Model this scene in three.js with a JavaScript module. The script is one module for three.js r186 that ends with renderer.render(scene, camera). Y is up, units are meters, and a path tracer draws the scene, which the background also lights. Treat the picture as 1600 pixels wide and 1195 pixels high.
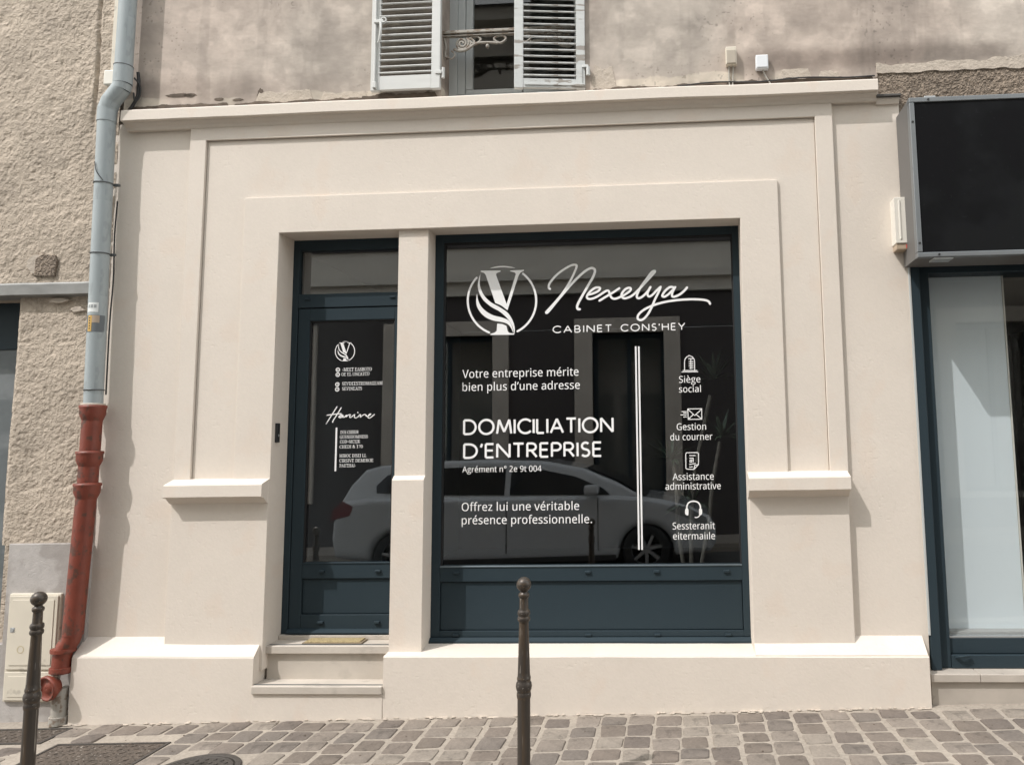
import * as THREE from 'three';
import { RoundedBoxGeometry } from 'three/addons/geometries/RoundedBoxGeometry.js';
import { mergeGeometries, toCreasedNormals } from 'three/addons/utils/BufferGeometryUtils.js';
import { FontLoader } from 'three/addons/loaders/FontLoader.js';

// ---------------------------------------------------------------- camera, sky, sun, exposure
const scene = new THREE.Scene();
const D2R = Math.PI / 180;
const camera = new THREE.PerspectiveCamera(2 * Math.atan(633 / 1180) / D2R, 1982 / 1266, 0.05, 400);
camera.setViewOffset(1982, 1266, 0, 71, 1600, 1195);          // lens shifted sideways, as in the photograph
camera.position.set(0, 1.62, 4.95);
camera.rotation.set(6.28 * D2R, 3.2 * D2R, -0.9 * D2R, 'YXZ');

const SKY = 2.5;
const SUN = new THREE.Vector3(-1.25, 2.15, 1).normalize();
// hazy summer sky: pale towards the horizon, a soft bright aureole round the sun
{
  const w = 512, h = 256, d = new Float32Array(w * h * 4), v = new THREE.Vector3();
  for (let j = 0; j < h; j++) for (let i = 0; i < w; i++) {
    const el = ((j + 0.5) / h - 0.5) * Math.PI, az = ((i + 0.5) / w - 0.5) * 2 * Math.PI;
    v.set(Math.cos(el) * Math.cos(az), Math.sin(el), Math.cos(el) * Math.sin(az));
    const t = Math.pow(1 - Math.max(0, v.y), 2.2), c = Math.max(0, v.dot(SUN)), glow = 0.9 * Math.pow(c, 24) + 0.35 * Math.pow(c, 5), k = (j * w + i) * 4;
    const below = v.y < 0 ? 0.45 : 1;
    d[k] = (0.57 + 0.38 * t + glow) * below; d[k + 1] = (0.61 + 0.31 * t + 0.95 * glow) * below; d[k + 2] = (0.66 + 0.18 * t + 0.82 * glow) * below; d[k + 3] = 1;
  }
  const sky = new THREE.DataTexture(d, w, h, THREE.RGBAFormat, THREE.FloatType); sky.mapping = THREE.EquirectangularReflectionMapping; sky.magFilter = sky.minFilter = THREE.LinearFilter; sky.needsUpdate = true;
  scene.background = sky; scene.environment = sky; scene.backgroundIntensity = SKY; scene.environmentIntensity = SKY;
}

const sun = new THREE.DirectionalLight(new THREE.Color(1, 0.96, 0.94), 3.25);
sun.name = 'sun';
sun.position.copy(SUN).multiplyScalar(30);
sun.target.position.set(-1, 1.5, 0);
sun.castShadow = true;
sun.shadow.mapSize.set(4096, 4096);
Object.assign(sun.shadow.camera, { left: -9, right: 9, top: 9, bottom: -9, near: 1, far: 70 });
scene.add(sun, sun.target);

const renderer = new THREE.WebGLRenderer({ antialias: true });
renderer.toneMapping = THREE.LinearToneMapping;
renderer.toneMappingExposure = 1.0;
renderer.shadowMap.enabled = true;

// ---------------------------------------------------------------- helpers
function rng(s) { return () => { s |= 0; s = s + 0x6D2B79F5 | 0; let t = Math.imul(s ^ s >>> 15, 1 | s); t = t + Math.imul(t ^ t >>> 7, 61 | t) ^ t; return ((t ^ t >>> 14) >>> 0) / 4294967296; }; }
const rnd = rng(7);
const lerp = (a, b, t) => a + (b - a) * t, clamp = (v, a = 0, b = 1) => Math.min(b, Math.max(a, v)), sstep = (a, b, v) => { const t = clamp((v - a) / (b - a)); return t * t * (3 - 2 * t); };
function hash(x, y, s) { let h = Math.imul(x, 374761393) ^ Math.imul(y, 668265263) ^ Math.imul(s, 2147483647 ^ 0x51ed27); h = Math.imul(h ^ h >>> 13, 1274126177); return ((h ^ h >>> 16) >>> 0) / 4294967296; }
function vn(x, y, s = 0, per = 0) {                               // value noise, optionally periodic
  let xi = Math.floor(x), yi = Math.floor(y); const fx = x - xi, fy = y - yi, u = fx * fx * (3 - 2 * fx), v = fy * fy * (3 - 2 * fy);
  let x1 = xi + 1, y1 = yi + 1;
  if (per) { xi = ((xi % per) + per) % per; x1 = ((x1 % per) + per) % per; yi = ((yi % per) + per) % per; y1 = ((y1 % per) + per) % per; }
  return lerp(lerp(hash(xi, yi, s), hash(x1, yi, s), u), lerp(hash(xi, y1, s), hash(x1, y1, s), u), v);
}
function fbm(x, y, s, oct, per = 0, gain = 0.5) { let a = 1, t = 0, n = 0; for (let i = 0; i < oct; i++) { t += a * vn(x, y, s + i * 17, per); n += a; x *= 2; y *= 2; per *= 2; a *= gain; } return t / n; }
const toS = (l) => l <= 0.0031308 ? l * 12.92 : 1.055 * Math.pow(l, 1 / 2.4) - 0.055;
function tex(w, h, fn, srgb = true) {                             // fn(u, v) -> [r,g,b] linear 0..1
  const d = new Uint8Array(w * h * 4);
  for (let j = 0; j < h; j++) for (let i = 0; i < w; i++) {
    const c = fn((i + 0.5) / w, (j + 0.5) / h), k = (j * w + i) * 4;
    for (let q = 0; q < 3; q++) d[k + q] = 255 * clamp(srgb ? toS(clamp(c[q])) : c[q]);
    d[k + 3] = 255;
  }
  const t = new THREE.DataTexture(d, w, h); t.wrapS = t.wrapT = THREE.RepeatWrapping; t.magFilter = THREE.LinearFilter; t.minFilter = THREE.LinearMipmapLinearFilter; t.generateMipmaps = true;
  t.colorSpace = srgb ? THREE.SRGBColorSpace : THREE.NoColorSpace; t.needsUpdate = true; return t;
}
const gray = (w, h, fn) => tex(w, h, (u, v) => { const g = fn(u, v); return [g, g, g]; }, false);
function M(o) { return new THREE.MeshPhysicalMaterial(Object.assign({ roughness: 0.8, side: THREE.DoubleSide }, o)); }
const rgb = (r, g, b) => new THREE.Color().setRGB(r, g, b);

const origin = new WeakMap(), taken = {};
function numbered(n) { const k = taken[n] = (taken[n] ?? -1) + 1; return k ? n + '_' + String(k).padStart(3, '0') : n; }
function thing(name, label, category, pos = [0, 0, 0], group) {
  const o = new THREE.Group(); o.name = numbered(name); o.position.set(...pos); o.userData = { label, category }; if (group) o.userData.group = group;
  origin.set(o, pos); scene.add(o); return o;
}
function structure(name, geo, mat) { const m = obj(name, geo, mat, null); m.userData.kind = 'structure'; return m; }
function uvBox(g, s = 1) {                                        // uv in metres from position, by the way the face points
  if (g.index) { const ng = g.toNonIndexed(); g.dispose(); g = ng; }
  const p = g.attributes.position, n = g.attributes.normal, uv = new Float32Array(p.count * 2);
  for (let i = 0; i < p.count; i++) {
    const t = i - i % 3, nx = Math.abs(n.getX(t) + n.getX(t + 1) + n.getX(t + 2)), ny = Math.abs(n.getY(t) + n.getY(t + 1) + n.getY(t + 2)), nz = Math.abs(n.getZ(t) + n.getZ(t + 1) + n.getZ(t + 2));
    let a, b; if (nz >= nx && nz >= ny) { a = p.getX(i); b = p.getY(i); } else if (ny >= nx) { a = p.getX(i); b = p.getZ(i) + 3.3; } else { a = p.getZ(i) + 1.7; b = p.getY(i); }
    uv[2 * i] = a * s; uv[2 * i + 1] = b * s;
  }
  g.setAttribute('uv', new THREE.BufferAttribute(uv, 2)); return g;
}
// geometry is given in world metres; the mesh is stored relative to its thing's base
function obj(name, geo, mat, parent, uvs = true) {
  if (Array.isArray(geo)) geo = mergeGeometries(geo.map((g) => { g = g.index ? g.toNonIndexed() : g; for (const k of Object.keys(g.attributes)) if (!['position', 'normal', 'uv'].includes(k)) g.deleteAttribute(k); return g; }));
  if (uvs) geo = uvBox(geo, mat.userData.uvScale ?? 1);
  const o = parent ? origin.get(parent) : [0, 0, 0];
  geo.translate(-o[0], -o[1], -o[2]);
  const m = new THREE.Mesh(geo, mat); m.name = parent ? name : numbered(name); m.castShadow = m.receiveShadow = true;
  (parent ?? scene).add(m); if (parent) origin.set(m, o); return m;
}
function bx(x0, x1, y0, y1, z0, z1, r = 0) {
  const w = x1 - x0, h = y1 - y0, d = z1 - z0; r = Math.min(r, w * 0.45, h * 0.45, d * 0.45);
  const g = r > 0.0004 ? new RoundedBoxGeometry(w, h, d, 1, r) : new THREE.BoxGeometry(w, h, d);
  g.translate((x0 + x1) / 2, (y0 + y1) / 2, (z0 + z1) / 2); return g;
}
function cyl(x, y, z, r, h, n = 24, r2 = r) { const g = new THREE.CylinderGeometry(r2, r, h, n); g.translate(x, y, z); return g; }
const v2 = (a) => a.map(([x, y]) => new THREE.Vector2(x, y));
function slab(outline, z0, z1, bevel = 0, holes = []) {           // outline in x,y
  const s = new THREE.Shape(v2(outline)); for (const h of holes) s.holes.push(new THREE.Path(v2(h)));
  const g = new THREE.ExtrudeGeometry(s, { depth: z1 - z0 - 2 * bevel, bevelEnabled: bevel > 0, bevelSize: bevel, bevelThickness: bevel, bevelOffset: -bevel, bevelSegments: 2, curveSegments: 12 });
  g.translate(0, 0, z0 + bevel); return g;
}
const R4 = (x0, x1, y0, y1) => [[x0, y0], [x1, y0], [x1, y1], [x0, y1]];
function sweep(profile, x0, x1, n, wob = 0, seed = 1) {           // profile in z,y (counter-clockwise), swept along x; hand-made waviness of wob metres
  const N = profile.length, P = [], tri = THREE.ShapeUtils.triangulateShape(v2(profile), []);
  const pt = (i, k) => { const x = lerp(x0, x1, i / n), [z, y] = profile[k % N]; const w = wob ? (vn(x * 1.7, y * 3 + z * 2, seed) - 0.5) * 2 * wob + (vn(x * 7, y * 6 + z * 4, seed + 5) - 0.5) * 0.6 * wob : 0, q = wob ? (vn(x * 2.1, y * 3 + z * 2, seed + 9) - 0.5) * 1.2 * wob : 0; return [x, y + w, z + q]; };
  for (let i = 0; i < n; i++) for (let k = 0; k < N; k++) { const a = pt(i, k), b = pt(i + 1, k), c = pt(i + 1, k + 1), d = pt(i, k + 1); P.push(...a, ...b, ...c, ...a, ...c, ...d); }
  for (const [a, b, c] of tri) { P.push(...pt(0, a), ...pt(0, b), ...pt(0, c)); P.push(...pt(n, a), ...pt(n, c), ...pt(n, b)); }
  const g = new THREE.BufferGeometry(); g.setAttribute('position', new THREE.BufferAttribute(new Float32Array(P), 3)); g.setAttribute('uv', new THREE.BufferAttribute(new Float32Array(P.length / 3 * 2), 2)); g.computeVertexNormals(); return toCreasedNormals(g, 0.3);
}
function tube(pts, r, n = 10, seg = 8, closed = false) { return new THREE.TubeGeometry(new THREE.CatmullRomCurve3(pts.map((p) => new THREE.Vector3(...p)), closed, 'centripetal'), pts.length * n, r, seg, closed); }
function straight(a, b, r, seg = 8, r2 = r) { const A = new THREE.Vector3(...a), B = new THREE.Vector3(...b), d = B.clone().sub(A); const g = new THREE.CylinderGeometry(r2, r, d.length(), seg); g.applyQuaternion(new THREE.Quaternion().setFromUnitVectors(new THREE.Vector3(0, 1, 0), d.clone().normalize())); g.translate((A.x + B.x) / 2, (A.y + B.y) / 2, (A.z + B.z) / 2); return g; }
function grid(x0, x1, y0, y1, nx, ny, zf) {
  const g = new THREE.PlaneGeometry(x1 - x0, y1 - y0, nx, ny); g.translate((x0 + x1) / 2, (y0 + y1) / 2, 0); const p = g.attributes.position;
  for (let i = 0; i < p.count; i++) p.setZ(i, zf(p.getX(i), p.getY(i))); g.computeVertexNormals(); return g;
}
const SLOPE = 0.0234, G = (x) => SLOPE * x - 0.0235;               // the street climbs to the right
const sheared = (g) => { const p = g.attributes.position; for (let i = 0; i < p.count; i++) p.setY(i, p.getY(i) + G(p.getX(i))); g.computeVertexNormals(); return g; };
function blob(cx, cy, rx, ry, seed, n = 22, rough = 0.35) { const a = []; n *= 2; for (let i = 0; i < n; i++) { const t = i / n * Math.PI * 2, k = 1 - rough / 2 + rough * fbm(i * 0.35 + 3, seed * 3.1, seed, 3, 0, 0.75) * 1.3; a.push([cx + Math.cos(t) * rx * k, cy + Math.sin(t) * ry * k]); } return a; }

// ---------------------------------------------------------------- materials
const stuccoBump = gray(1024, 1024, (u, v) => { const c = fbm(u * 14, v * 14, 3, 3, 14), f = fbm(u * 160, v * 160, 9, 3, 160), d = fbm(u * 40 + 2.2 * c, v * 26, 21, 3, 0 || 0); const pit = sstep(0.80, 0.9, vn(u * 90, v * 90, 33, 90)) * sstep(0.55, 0.75, vn(u * 11, v * 11, 35, 11)); return clamp(0.42 * c + 0.36 * f + 0.22 * fbm(u * 48, v * 48, 23, 2, 48) - 0.3 * pit); });
const stuccoMap = tex(1024, 1024, (u, v) => { const m = fbm(u * 6, v * 6, 41, 5, 6) - 0.5, f = fbm(u * 120, v * 120, 47, 2, 120) - 0.5; const s = sstep(0.62, 0.8, fbm(u * 9, v * 9, 51, 4, 9)); const k = 1 + 0.07 * m + 0.04 * f; return [0.662 * k, (0.596 - 0.015 * s) * k, (0.523 - 0.022 * s) * k]; });
const stucco = M({ map: stuccoMap, bumpMap: stuccoBump, bumpScale: 0.0016, roughness: 0.78 }); stucco.userData.uvScale = 0.55;
const stuccoSmooth = M({ map: stuccoMap, bumpMap: stuccoBump, bumpScale: 0.0012, roughness: 0.7 }); stuccoSmooth.userData.uvScale = 0.7;

const frameBump = gray(256, 256, (u, v) => fbm(u * 60, v * 60, 5, 2, 60));
const frameBlue = M({ color: rgb(0.029, 0.043, 0.052), specularIntensity: 0.22, roughness: 0.48, bumpMap: frameBump, bumpScale: 0.0003 }); frameBlue.userData.uvScale = 4;
const gasket = M({ color: rgb(0.012, 0.012, 0.013), roughness: 0.7 });
const glass = M({ color: rgb(0.68, 0.72, 0.75), roughness: 0.0, transmission: 1, thickness: 0, ior: 2.02 });   // tinted double glazing: four reflecting faces
const thinGlass = M({ color: rgb(0.94, 0.95, 0.95), roughness: 0.0, transmission: 1, thickness: 0, ior: 1.42 });
const vinyl = M({ color: rgb(0.86, 0.86, 0.85), roughness: 0.55 });
const roomWall = M({ color: rgb(0.30, 0.285, 0.26), roughness: 0.9 }), roomFloor = M({ color: rgb(0.13, 0.095, 0.065), roughness: 0.7 });
const paleRoom = M({ color: rgb(0.55, 0.54, 0.50), roughness: 0.9 });
const stoneMap = tex(512, 512, (u, v) => { const m = fbm(u * 5, v * 5, 61, 5, 5) - 0.5, w = sstep(0.6, 0.75, fbm(u * 8 + 3, v * 8, 67, 4, 8)); const k = 1 + 0.35 * m - 0.15 * w; return [0.50 * k, 0.45 * k, 0.39 * k]; });
const stepStone = M({ map: stoneMap, roughness: 0.65, bumpMap: stuccoBump, bumpScale: 0.001 }); stepStone.userData.uvScale = 0.8;
const metal = M({ color: rgb(0.55, 0.57, 0.58), metalness: 0.9, roughness: 0.42 });
const blackMetal = M({ color: rgb(0.02, 0.02, 0.021), roughness: 0.5 });
const whitePlastic = M({ color: rgb(0.72, 0.69, 0.62), roughness: 0.5 });
const creamPlastic = M({ map: tex(256, 256, (u, v) => { const k = 1 + 0.14 * (fbm(u * 6, v * 6, 71, 4, 6) - 0.5) - 0.25 * sstep(0.66, 0.8, fbm(u * 10, v * 10, 73, 4, 10)); return [0.62 * k, 0.57 * k, 0.475 * k]; }), roughness: 0.55 }); creamPlastic.userData.uvScale = 1.5;
const cable = M({ color: rgb(0.03, 0.03, 0.03), roughness: 0.7 });
const cableGrey = M({ color: rgb(0.4, 0.38, 0.34), roughness: 0.7 });

const wallX0 = -4.3, wallW = 8.2, wallY0 = 3.6, wallH = 4.1;        // stained render of the upper floor, mapped in wall metres
const upperMap = tex(2048, 1024, (u, v) => {
  const x = wallX0 + u * wallW, y = wallY0 + v * wallH;
  let k = 1 + 0.62 * (fbm(x * 1.3, y * 1.1, 81, 6) - 0.5) + 0.16 * (fbm(x * 14, y * 14, 83, 3) - 0.5);
  const run = sstep(0.55, 0.75, fbm(x * 5, y * 0.6, 85, 3)); k *= 1 - 0.07 * run;
  let r = 0.415, g = 0.352, b = 0.303;
  const cool = sstep(0.45, 0.7, fbm(x * 0.8 + 7, y * 0.9, 87, 4)); r = lerp(r, 0.435, cool); g = lerp(g, 0.385, cool); b = lerp(b, 0.335, cool);
  const edge = 4.10 + 0.10 * (fbm(x * 2.2, 1.5, 91, 4) - 0.35) + (x > 0.2 ? 0.02 : 0);            // damp tide mark with its own ragged outline
  const damp = sstep(0.12, 0.0, Math.abs(y - edge - 0.07) - 0.02) * sstep(0.34, 0.55, fbm(x * 1.1 + 3, 4.2, 93, 3)); r *= 1 - 0.45 * damp; g *= 1 - 0.47 * damp; b *= 1 - 0.48 * damp;
  const repair = sstep(0.006, -0.006, y - edge + 0.03 * (vn(x * 23, y * 23, 95) - 0.5)) * sstep(0.40, 0.47, fbm(x * 1.6, y * 2, 97, 4)); r = lerp(r, 0.52, repair); g = lerp(g, 0.46, repair); b = lerp(b, 0.385, repair);
  const bare = sstep(0.005, -0.005, y - edge + 0.07) * sstep(0.56, 0.60, fbm(x * 6, y * 9, 99, 4)); r = lerp(r, 0.16, bare); g = lerp(g, 0.125, bare); b = lerp(b, 0.095, bare);
  const speck = sstep(0.76, 0.80, fbm(x * 48, y * 48, 101, 2)) * sstep(0.45, 0.65, fbm(x * 2, y * 2, 103, 3)); k *= 1 - 0.30 * speck;
  const cloud = fbm(x * 4.6 + 1.5 * fbm(x * 2, y * 2, 107, 3), y * 3.8, 105, 6, 0, 0.62) - 0.5; k *= 1 + 0.85 * cloud; const bloom = sstep(0.54, 0.68, fbm(x * 7 + 5, y * 7, 108, 5)); k *= 1 + 0.16 * bloom; const drip = sstep(0.60, 0.72, fbm(x * 9, y * 1.1, 109, 4)); k *= 1 - 0.12 * drip;
  return [r * k, g * k, b * k];
});
const upperBump = gray(1024, 1024, (u, v) => clamp(0.55 * fbm(u * 16, v * 16, 111, 6, 16) + 0.45 * fbm(u * 130, v * 130, 113, 3, 130) ));
const upperMat = M({ map: upperMap, bumpMap: upperBump, bumpScale: 0.0035, roughness: 0.92 });
const roughMap = tex(1024, 1024, (u, v) => { const m = fbm(u * 4, v * 4, 121, 6, 4) - 0.5, f = fbm(u * 50, v * 50, 123, 3, 50) - 0.5; const st = sstep(0.6, 0.72, fbm(u * 6, v * 6, 125, 5, 6)); const k = 1 + 0.42 * m + 0.30 * f - 0.14 * st; return [0.43 * k, 0.365 * k, 0.295 * k]; });
const roughBump = gray(1024, 1024, (u, v) => fbm(u * 50, v * 50, 127, 4, 50, 0.6));
const roughMat = M({ map: roughMap, bumpMap: roughBump, bumpScale: 0.012, roughness: 0.95 }); roughMat.userData.uvScale = 1.0;
const pebbleMat = M({ map: tex(512, 512, (u, v) => { const c = vn(u * 90, v * 90, 131, 90), m = fbm(u * 9, v * 9, 133, 4, 9); const k = 0.45 + 0.75 * c + 0.5 * (m - 0.5); return [0.25 * k, 0.20 * k, 0.155 * k]; }), bumpMap: gray(512, 512, (u, v) => fbm(u * 90, v * 90, 131, 2, 90)), bumpScale: 0.012, roughness: 0.95 }); pebbleMat.userData.uvScale = 1.2;
const mortarMat = M({ map: tex(512, 512, (u, v) => { const m = fbm(u * 7, v * 7, 141, 5, 7) - 0.5, f = vn(u * 110, v * 110, 143, 110) - 0.5; const k = 1 + 0.4 * m + 0.1 * f; return [0.46 * k, 0.40 * k, 0.335 * k]; }), bumpMap: roughBump, bumpScale: 0.005, roughness: 0.95 }); mortarMat.userData.uvScale = 1;
const crackMat = M({ map: tex(256, 256, (u, v) => { const k = 0.6 + 0.8 * fbm(u * 12, v * 12, 145, 4, 12); return [0.115 * k, 0.09 * k, 0.07 * k]; }), roughness: 0.95 }); crackMat.userData.uvScale = 2;
const shutterMap = tex(512, 512, (u, v) => { const w = sstep(0.60, 0.66, fbm(u * 5, v * 22, 151, 5)) , d = fbm(u * 8, v * 30, 153, 4) - 0.5; const k = 1 + 0.2 * d; return [lerp(0.56, 0.30, w) * k, lerp(0.575, 0.275, w) * k, lerp(0.565, 0.245, w) * k]; });
const shutterMat = M({ map: shutterMap, roughness: 0.65, bumpMap: frameBump, bumpScale: 0.0008 }); shutterMat.userData.uvScale = 1.3;
const shutterClean = M({ map: tex(256, 256, (u, v) => { const k = 1 + 0.12 * (fbm(u * 5, v * 24, 155, 4) - 0.5); return [0.60 * k, 0.605 * k, 0.585 * k]; }), roughness: 0.6 }); shutterClean.userData.uvScale = 1.3;
const greyPaint = M({ color: rgb(0.42, 0.44, 0.435), roughness: 0.6 });
const ironOld = M({ map: tex(256, 256, (u, v) => { const w = sstep(0.5, 0.7, fbm(u * 9, v * 9, 157, 4, 9)); return [lerp(0.36, 0.22, w), lerp(0.335, 0.17, w), lerp(0.295, 0.13, w)]; }), roughness: 0.75 }); ironOld.userData.uvScale = 4;
// ---------------------------------------------------------------- the ground
const asphalt = M({ map: tex(512, 512, (u, v) => { const k = 0.7 + 0.6 * fbm(u * 60, v * 60, 161, 3, 60) + 0.3 * (fbm(u * 4, v * 4, 163, 4, 4) - 0.5); return [0.075 * k, 0.073 * k, 0.07 * k]; }), roughness: 0.9, bumpMap: roughBump, bumpScale: 0.004 }); asphalt.userData.uvScale = 0.6;
const beddingMat = M({ map: tex(1024, 1024, (u, v) => { const m = fbm(u * 6, v * 6, 171, 5, 6) - 0.5, f = fbm(u * 130, v * 130, 173, 2, 130) - 0.5; const k = 1 + 0.4 * m + 0.35 * f; return [0.31 * k, 0.27 * k, 0.225 * k]; }), bumpMap: roughBump, bumpScale: 0.006, roughness: 0.95 }); beddingMat.userData.uvScale = 0.6;
{
  const g = new THREE.PlaneGeometry(160, 160, 8, 8); g.rotateX(-Math.PI / 2); g.translate(0, -0.16, 0);
  structure('ground', sheared(g), asphalt);
  const r = new THREE.PlaneGeometry(60, 5.2, 30, 2); r.rotateX(-Math.PI / 2); r.translate(0, -0.13, 4.6);
  structure('road', sheared(r), asphalt);
  const s = bx(-30, 30, -0.5, 0, 7.15, 8.3); structure('opposite_pavement', sheared(s), beddingMat);
}
const pavement = (() => {
  const g = new THREE.PlaneGeometry(16, 1.95, 160, 20); g.rotateX(-Math.PI / 2); g.translate(-1.2, -0.006, 0.775);
  const p = g.attributes.position; for (let i = 0; i < p.count; i++) p.setY(i, -0.0045 + 0.006 * (fbm(p.getX(i) * 5, p.getZ(i) * 5, 181, 3) - 0.5));
  const m = new THREE.Mesh(uvBox(sheared(g), 0.6), beddingMat); m.name = 'pavement'; m.userData.kind = 'structure'; m.receiveShadow = m.castShadow = true; scene.add(m); origin.set(m, [0, 0, 0]); return m;
})();
{
  const kerbMat = M({ map: stoneMap, roughness: 0.85, bumpMap: roughBump, bumpScale: 0.004 }); kerbMat.userData.uvScale = 0.8;
  for (let i = 0; i < 16; i++) obj('kerbstone', sheared(bx(-9.2 + i, -8.215 + i, -0.3, 0.005, 1.75, 1.92, 0.012)), kerbMat, pavement);
}
// rectangular and round covers in the pavement (x0, x1, z0, z1), known before the stones are laid
const COVERS = [[-4.62, -3.855, 0.17, 0.42], [-3.73, -3.03, 0.435, 1.02]], ROUND = [-2.62, 0.86, 0.235];
{
  const R = rng(31);
  const stoneVar = []; for (let k = 0; k < 10; k++) {                // unit stones: irregular worn blocks about 1 x 1, 1 deep
    const n = 12, top = [], mid = [], P = [];
    const out = []; for (let q = 0; q < 4; q++) { const cx = [1, -1, -1, 1][q], cy = [1, 1, -1, -1][q], r = 0.07 + 0.10 * R(), ex = 0.5 - 0.05 * R(), ey = 0.5 - 0.05 * R(); for (let e = 0; e < 3; e++) { const a = (q + [0.04, 0.5, 0.96][e]) * Math.PI / 2; out.push([cx * (ex - r) + Math.cos(a) * r, cy * (ey - r) + Math.sin(a) * r]); } }
    for (const [x, y] of out) { const k = 0.93 + 0.015 * R(); mid.push([x, -0.03 - 0.035 * R(), y]); top.push([x * k, (R() - 0.5) * 0.03, y * k]); }
    const c = [(R() - 0.5) * 0.1, 0.002 + R() * 0.014, (R() - 0.5) * 0.1];
    for (let i = 0; i < n; i++) { const j = (i + 1) % n, b = (p) => [p[0] * 1.03, -0.6, p[2] * 1.03]; P.push(...c, ...top[j], ...top[i], ...top[i], ...top[j], ...mid[j], ...top[i], ...mid[j], ...mid[i], ...mid[i], ...mid[j], ...b(mid[j]), ...mid[i], ...b(mid[j]), ...b(mid[i])); }
    const g = new THREE.BufferGeometry(); g.setAttribute('position', new THREE.BufferAttribute(new Float32Array(P), 3)); g.setAttribute('uv', new THREE.BufferAttribute(new Float32Array(P.length / 3 * 2), 2)); g.computeVertexNormals();
    const cg = toCreasedNormals(g, 0.9), p = cg.attributes.position, uv = cg.attributes.uv; const ox = R() * 3, oz = R() * 3; for (let i = 0; i < p.count; i++) uv.setXY(i, p.getX(i) * 0.15 + ox, p.getZ(i) * 0.15 + p.getY(i) * 0.1 + oz);
    stoneVar.push(cg);
  }
  const cobbleTex = tex(512, 512, (u, v) => { const m = fbm(u * 9, v * 9, 191, 5, 9) - 0.5, f = fbm(u * 120, v * 120, 193, 2, 120) - 0.5, s = sstep(0.66, 0.74, fbm(u * 22, v * 22, 195, 3, 22)); const k = 1 + 0.45 * m + 0.3 * f - 0.22 * s; return [k * 0.8, k * 0.8, k * 0.8]; });
  const tones = [[0.172, 0.142, 0.117], [0.19, 0.158, 0.132], [0.152, 0.126, 0.107], [0.215, 0.182, 0.152], [0.170, 0.145, 0.124], [0.18, 0.148, 0.122], [0.235, 0.20, 0.168], [0.262, 0.226, 0.188]];
  const mats = tones.map((t) => M({ map: cobbleTex, color: rgb(t[0] * 1.13, t[1] * 1.13, t[2] * 1.13), bumpMap: roughBump, bumpScale: 0.004, roughness: 0.82 }));
  const far = mats.map(() => []); let count = 0;
  const tilt = Math.atan(SLOPE);
  for (let c = 0; c < 92; c++) {
    const pitch = 0.168, xc = -9 + c * pitch; let z = 0.115 + R() * 0.06;
    while (z < 1.74) {
      const d = 0.125 + 0.045 * R(), x = xc + (R() - 0.5) * 0.012 + 0.02 * Math.sin(z * 2 + c * 0.4), zc = z + d / 2, w = 0.150 + 0.012 * R();
      z += d + 0.010 + 0.009 * R();
      if (zc + d / 2 > 1.745) continue;
      if (COVERS.some(([a, b, e, f]) => x + w * 0.42 > a && x - w * 0.42 < b && zc + d * 0.42 > e && zc - d * 0.42 < f)) continue;
      if (Math.hypot(x - ROUND[0], zc - ROUND[1]) < ROUND[2] + 0.06) continue;
      const gi = Math.floor(R() * 10), mi = Math.floor(R() * mats.length), m4 = new THREE.Matrix4().compose(new THREE.Vector3(x, G(x) + (R() - 0.5) * 0.004 + 0.001, zc), new THREE.Quaternion().setFromEuler(new THREE.Euler((R() - 0.5) * 0.05, (R() - 0.5) * 0.07, tilt + (R() - 0.5) * 0.05)), new THREE.Vector3(w, 0.12, d));
      const seen = zc < 1.0 && x > -4.75 && x < 2.45;
      if (seen && count < 296) { const s = new THREE.Mesh(stoneVar[gi], mats[mi]); s.name = 'cobble'; s.applyMatrix4(m4); s.castShadow = s.receiveShadow = true; pavement.add(s); count++; }
      else { const g = stoneVar[gi].clone(); g.applyMatrix4(m4); far[mi].push(g); }
    }
  }
  far.forEach((l, i) => { if (!l.length) return; const m = new THREE.Mesh(mergeGeometries(l), mats[i]); m.name = 'cobble_field'; m.userData.kind = 'stuff'; m.castShadow = m.receiveShadow = true; pavement.add(m); });
  console.log('cobbles as parts', count);
  // crumbs of old paint and mortar along the foot of the wall
  const cr = []; for (let i = 0; i < 150; i++) { const x = lerp(-3.95, 1.5, R()), z = 0.112 + R() * R() * 0.05; if (x > -2.73 && x < -1.89 && R() < 0.5) continue; const s = slab(blob(0, 0, 0.008 + 0.03 * R() * R(), 0.004 + 0.007 * R(), i + 3, 8, 0.6), 0, 0.004); s.rotateX(-Math.PI / 2); s.translate(x, G(x) - 0.001, z); cr.push(s); }
  const grit = []; for (let i = 0; i < 90; i++) { const x = lerp(-4.6, 2.3, R()), z = lerp(0.13, 1.0, R()), s = new THREE.IcosahedronGeometry(0.003 + 0.006 * R() * R(), 0); s.scale(1, 0.5, 1); s.translate(x, G(x) + 0.002, z); grit.push(s); } const gr = obj('grit', grit, crackMat, pavement); gr.userData.kind = 'stuff';
  const crumbs = obj('paint_crumbs', cr, mortarMat, pavement); crumbs.userData.kind = 'stuff';
}
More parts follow.
